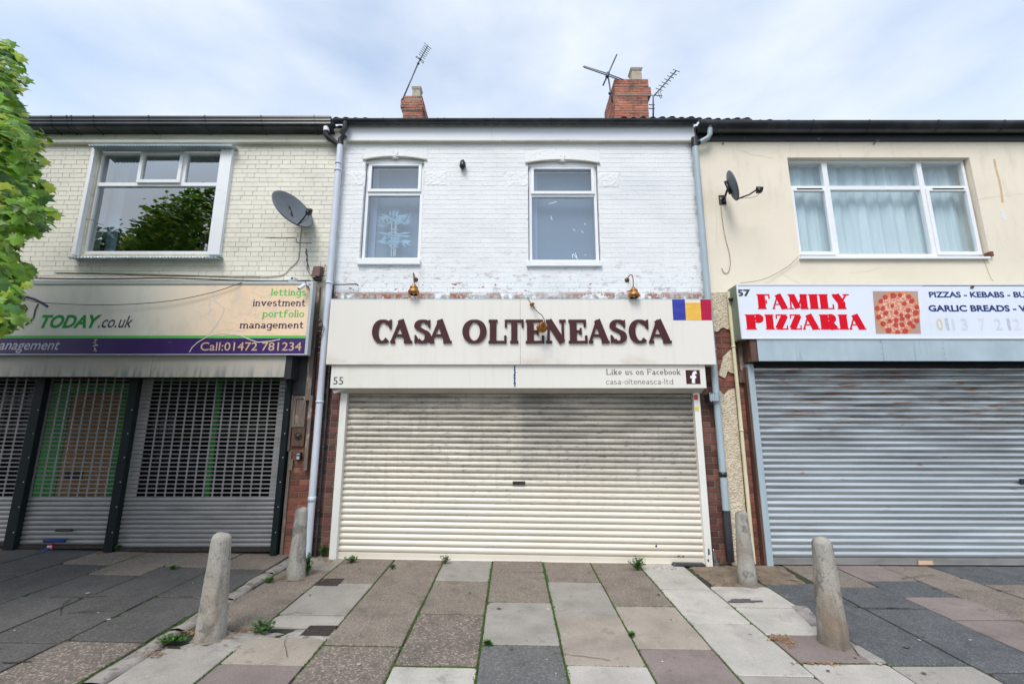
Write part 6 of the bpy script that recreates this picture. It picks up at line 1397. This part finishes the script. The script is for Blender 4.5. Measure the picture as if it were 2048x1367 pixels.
t = thing('plastic_cone', 'crumpled clear plastic cone standing against the brick pier by the cream shutter', 'plastic cone', G(1430, 1128)); b = G(1430, 1129); q = MB(); q.lathe([(.055,0),(.05,.01),(.036,.10),(.022,.17),(.016,.19),(0,.192)], b, (-.05,0,1), 14); q.v = [(x+r.uniform(-.004,.004), y, z) for x, y, z in q.v]; part('cone', q, M['lampglass'], t)
t = thing('rubber_block', 'flat black rubber block under the right end of the cream shutter', 'block', G(1377, 1130)); b = G(1377, 1131); q = MB(); q.hexa([b+Vector((-.2,-.03,0)), b+Vector((.2,-.04,0)), b+Vector((.2,.06,0)), b+Vector((-.2,.06,0)), b+Vector((-.18,-.02,.035)), b+Vector((.19,-.03,.03)), b+Vector((.19,.05,.03)), b+Vector((-.18,.05,.035))]); part('block', q, M['black'], t, bevel=.01)
pap = MB(); r = random.Random(31)
for _ in range(46):
    x, y = r.uniform(0, 2048), r.uniform(1135, 1360); p = G(x, y)+Vector((0,0,.004)); l = r.uniform(.003, .010); a = r.uniform(0, 3); pap.poly([p+Vector((l*math.cos(a+k*1.57)*r.uniform(.5,1), l*math.sin(a+k*1.57)*r.uniform(.5,1), r.uniform(0,.003))) for k in range(4)])
solo('paper_scraps', pap, M['paper'], 'tiny pale scraps and gum spots scattered over the paving', 'litter', kind='stuff')
# chewing-gum and oil stain on the pale slab
st2 = MB(); n0 = G(1487, 1203)
r = random.Random(2); pts = []
for i in range(26): a = 6.283*i/26; k = r.uniform(.5, 1.15); x, y = n0.x+.17*k*math.cos(a), n0.y+.06*k*math.sin(a); pts.append((x, y, gz(x, y)+.012))
st2.poly(pts); part('dark_stain', st2, M['L'], pavement)
def gcrack(pts, w=.004, seed=1):
    r = random.Random(seed); g = [G(*p) for p in pts]; out = []
    for a, b in zip(g, g[1:]):
        n = max(2, int((b-a).length/.06))
        for k in range(n): v = a.lerp(b, k/n); out.append((v.x+r.uniform(-.006,.006), v.y+r.uniform(-.006,.006)))
    L, Rr = ribbon(out, lambda a, b: w*r.uniform(.5, 1.5)); mb = MB()
    for l, q_ in zip(L, Rr): mb.v += [(l[0], l[1], gz(*l)+.0095), (q_[0], q_[1], gz(*q_)+.0085)]
    for a in range(len(L)-1): mb.f.append((2*a, 2*a+1, 2*a+3, 2*a+2))
    part('paving_crack', mb, M['joint'], pavement)
for i, (pts, w) in enumerate((([(571,1274),(568,1290),(572,1305),(572,1326)], .003), ([(142,1198),(125,1210),(119,1236)], .007), ([(130,1228),(160,1225),(250,1221)], .004), ([(1108,1307),(1150,1312),(1200,1318),(1240,1328)], .003), ([(100,1195),(225,1194)], .009), ([(352,1194),(400,1194)], .008), ([(0,1327),(80,1324)], .010), ([(1605,1202),(1690,1205),(1716,1216),(1835,1217)], .007), ([(1575,1160),(1622,1166)], .006), ([(1803,1158),(1840,1152),(1882,1149)], .006), ([(560,1232),(590,1226),(640,1228)], .003), ([(1700,1290),(1712,1304),(1726,1322)], .008), ([(830,1340),(850,1300),(862,1296)], .002), ([(1980,1178),(2010,1182),(2048,1186)], .006))): gcrack(pts, w, i)
patch([(1572,1206),(1612,1209),(1652,1250),(1628,1262)], M['roughmortar'], 'mortar_patch', .003, 8, .006)
patch([(1693,1289),(1712,1288),(1778,1325),(1742,1326)], M['G'], 'mortar_patch', .002, 8, .009)
ps = random.Random(41)
for i in range(34):   # flattened gum and spots
    x, y = ps.uniform(150, 1950), ps.uniform(1140, 1350); c = G(x, y); rr = ps.uniform(.008, .022); q = MB(); q.poly([(c.x+rr*ps.uniform(.7,1.1)*math.cos(a), c.y+rr*ps.uniform(.7,1.1)*math.sin(a), gz(c.x, c.y)+.0088) for a in [6.283*k/10 for k in range(10)]]); part('gum_spot', q, M['W'] if i % 3 == 0 else M['L'], pavement)
# ---------------------------------------------------------------- tree at the left, trees over the road
def leafpoly(mb, c, n, u, s):
    """five-lobed leaf, slightly folded"""
    v = n.cross(u).normalized(); out = [(0,-.5),(.18,-.34),(.42,-.42),(.34,-.12),(.56,.06),(.26,.14),(.20,.34),(0,.56),(-.20,.34),(-.26,.14),(-.56,.06),(-.34,-.12),(-.42,-.42),(-.18,-.34)]
    k = len(mb.v); mb.v.append(tuple(c + n*s*.06)); 
    for (a, b) in out: mb.v.append(tuple(c + v*a*s + u*b*s - n*s*.16*abs(a)*1.2 - n*s*.1*(b*b)))
    m = len(out)
    for i in range(m): mb.f.append((k, k+1+i, k+1+(i+1) % m))
bound = [(60,20),(95,38),(130,44),(200,48),(215,60),(245,52),(270,95),(300,104),(320,84),(345,90),(370,100),(400,84),(425,112),(455,112),(475,80),(490,48),(520,40),(545,70),(565,68),(585,42),(610,52),(645,58),(662,28),(672,-5)]
def bx(y): return bx0(y) + 7*math.sin(y/8.3) + 6*math.sin(y/21+1)
def bx0(y):
    if y <= 84: return -400
    if y >= 672: return -60
    for (a, xa_), (b, xb_) in zip(bound, bound[1:]):
        if a <= y <= b: return xa_+(xb_-xa_)*(y-a)/(b-a)
tr = thing('broadleaf_tree', 'leafy green street tree whose crown enters the picture at the left edge', 'tree', (-6.35, -2.5, gz(-6.35, -2.5)))
tb = Vector((-6.35, -2.5, gz(-6.35, -2.5)-.05)); r = random.Random(14)
q = MB(); q.tube([tb, tb+Vector((.02,0,1)), tb+Vector((-.02,.03,2.1)), tb+Vector((.05,0,3.2)), tb+Vector((0,.02,4.4)), tb+Vector((.1,0,5.5))], [.15,.12,.11,.09,.06,.02], 12); part('trunk', q, M['bark'], tr)
q = MB(); tips = []
for i in range(26):
    z = 2.0+3.2*i/26; a = i*2.4; l = (1.75 if z < 4.6 else 1.2)*r.uniform(.75, 1); p0 = tb+Vector((0,0,z)); p1 = p0+Vector((math.cos(a)*l*.5, math.sin(a)*l*.45, .35)); p2 = p0+Vector((math.cos(a)*l, math.sin(a)*l*.9, r.uniform(.1,.5))); q.tube([p0, p1, p2], [.035,.02,.006], 6); tips += [p1, p2, p1.lerp(p2, .5)]
part('limbs', q, M['bark'], tr)
centres = []
tries = 0
while len(centres) < 1500 and tries < 60000:
    tries += 1
    z = r.uniform(1.95, 6.5); f = math.sqrt(max(0, 1-((z-3.9)/2.7)**2)) if z > 3.9 else math.sqrt(max(.0, 1-((3.9-z)/2.3)**2)); a = r.uniform(0, 6.283); rad = r.uniform(.35, 1)**.5
    c = Vector((-6.0+1.55*f*rad*math.cos(a), -2.5+1.45*f*rad*math.sin(a), z))
    pj = proj(c)
    if pj[2] > .5 and pj[0] > -260 and pj[0] > bx(pj[1])-14: continue
    centres.append(c)
# extra clumps so the edge that the photo shows is full and uneven
for i in range(190):
    y = r.uniform(80, 650); x = r.uniform(-90, bx(y)-10); c = P(x, y, r.uniform(-3.2, -1.7)); centres.append(c)
leaves = []
for c in centres:
    k = r.randint(10, 15); out = Vector((c.x+6.35, c.y+2.5, (c.z-3.9)*.6)).normalized()
    for _ in range(k):
        p = c + Vector((r.gauss(0,.10), r.gauss(0,.10), r.gauss(0,.10))); pj = proj(p)
        if pj[0] > bx(pj[1]) - 5 + r.uniform(-7, 8) and pj[0] > -300: continue
        nrm = (out*.55 + Vector((r.uniform(-.6,.6), r.uniform(-.8,.3), r.uniform(.1,1.1)))).normalized(); up = Vector((r.uniform(-.5,.5), r.uniform(-.5,.5), -1)); up = (up-nrm*up.dot(nrm)).normalized()
        leaves.append((p, nrm, up, r.uniform(.05, .125), r.random()))
vis = sorted([l for l in leaves if -12 < proj(l[0])[0] < 140 and 40 < proj(l[0])[1] < 700], key=lambda l: (l[0]-CAM).length)
single = set(id(l) for l in vis[:290]); LM = {}
for mi, mk in enumerate(('leafA', 'leafB', 'leafD')):
    mbx = MB(); leafpoly(mbx, Vector((0,0,0)), Vector((0,0,1)), Vector((0,1,0)), 1); LM[mk] = mbx.mesh('leaf', M[mk])
grp = {'leafA': MB(), 'leafB': MB(), 'leafD': MB()}
for l in leaves:
    p, n, u, s, h = l; hgt = h*.8+.35*r.random(); mk = 'leafB' if hgt > .86 else 'leafD' if hgt < .30 else 'leafA'
    if id(l) in single:
        o = ob('leaf', LM[mk], p-wloc(tr), tr); v = u.cross(n).normalized(); o.rotation_euler = Matrix((v, u, n)).transposed().to_euler(); o.scale = (s, s, s)
    else: leafpoly(grp[mk], p, n, u, s)
for mk, g in grp.items(): part('foliage', g, M[mk], tr, kind='stuff')
def far_tree(x, y, h, rad, n, label, seed):
    r = random.Random(seed); t = thing('broadleaf_tree', label, 'tree', (x, y, -.2), 'trees across the road'); q = MB(); q.tube([(x,y,-.3),(x+.1,y,h*.35),(x,y,h*.8)], [.25,.2,.08], 10)
    for k in range(8): a = k*.8; q.tube([(x,y,h*(.3+.05*k)), (x+math.cos(a)*rad*.6, y+math.sin(a)*rad*.6, h*(.5+.05*k))], [.09,.02], 6)
    part('trunk', q, M['bark'], t); g = MB()
    lob = [(Vector((x+r.uniform(-.6,.6)*rad, y+r.uniform(-.6,.6)*rad, h*r.uniform(.4,.88))), rad*r.uniform(.3,.55)) for _ in range(16)]
    for _ in range(n):
        c, rr = r.choice(lob); d = Vector((r.gauss(0,1), r.gauss(0,1), r.gauss(0,1))).normalized(); p = c+d*rr*r.uniform(.75, 1.05); nn = (d+Vector((r.uniform(-.5,.5), r.uniform(-.5,.5), .4))).normalized(); u = nn.orthogonal().normalized(); v = nn.cross(u); s = r.uniform(.16, .32); g.poly([p-u*s, p-v*s*.6, p+u*s, p+v*s*.6])
    part('foliage', g, M['leafD'], t, kind='stuff')
far_tree(-23, -22, 14.5, 4.6, 9000, 'dark bushy tree across the road to the left, seen only as a reflection', 1)
far_tree(-31, -24, 15, 5, 9000, 'tall dark tree farthest to the left across the road, seen only as a reflection', 2)
far_tree(-13.5, -21, 9.5, 3.4, 5000, 'dark tree across the road almost behind the photographer, seen only as a reflection', 3)
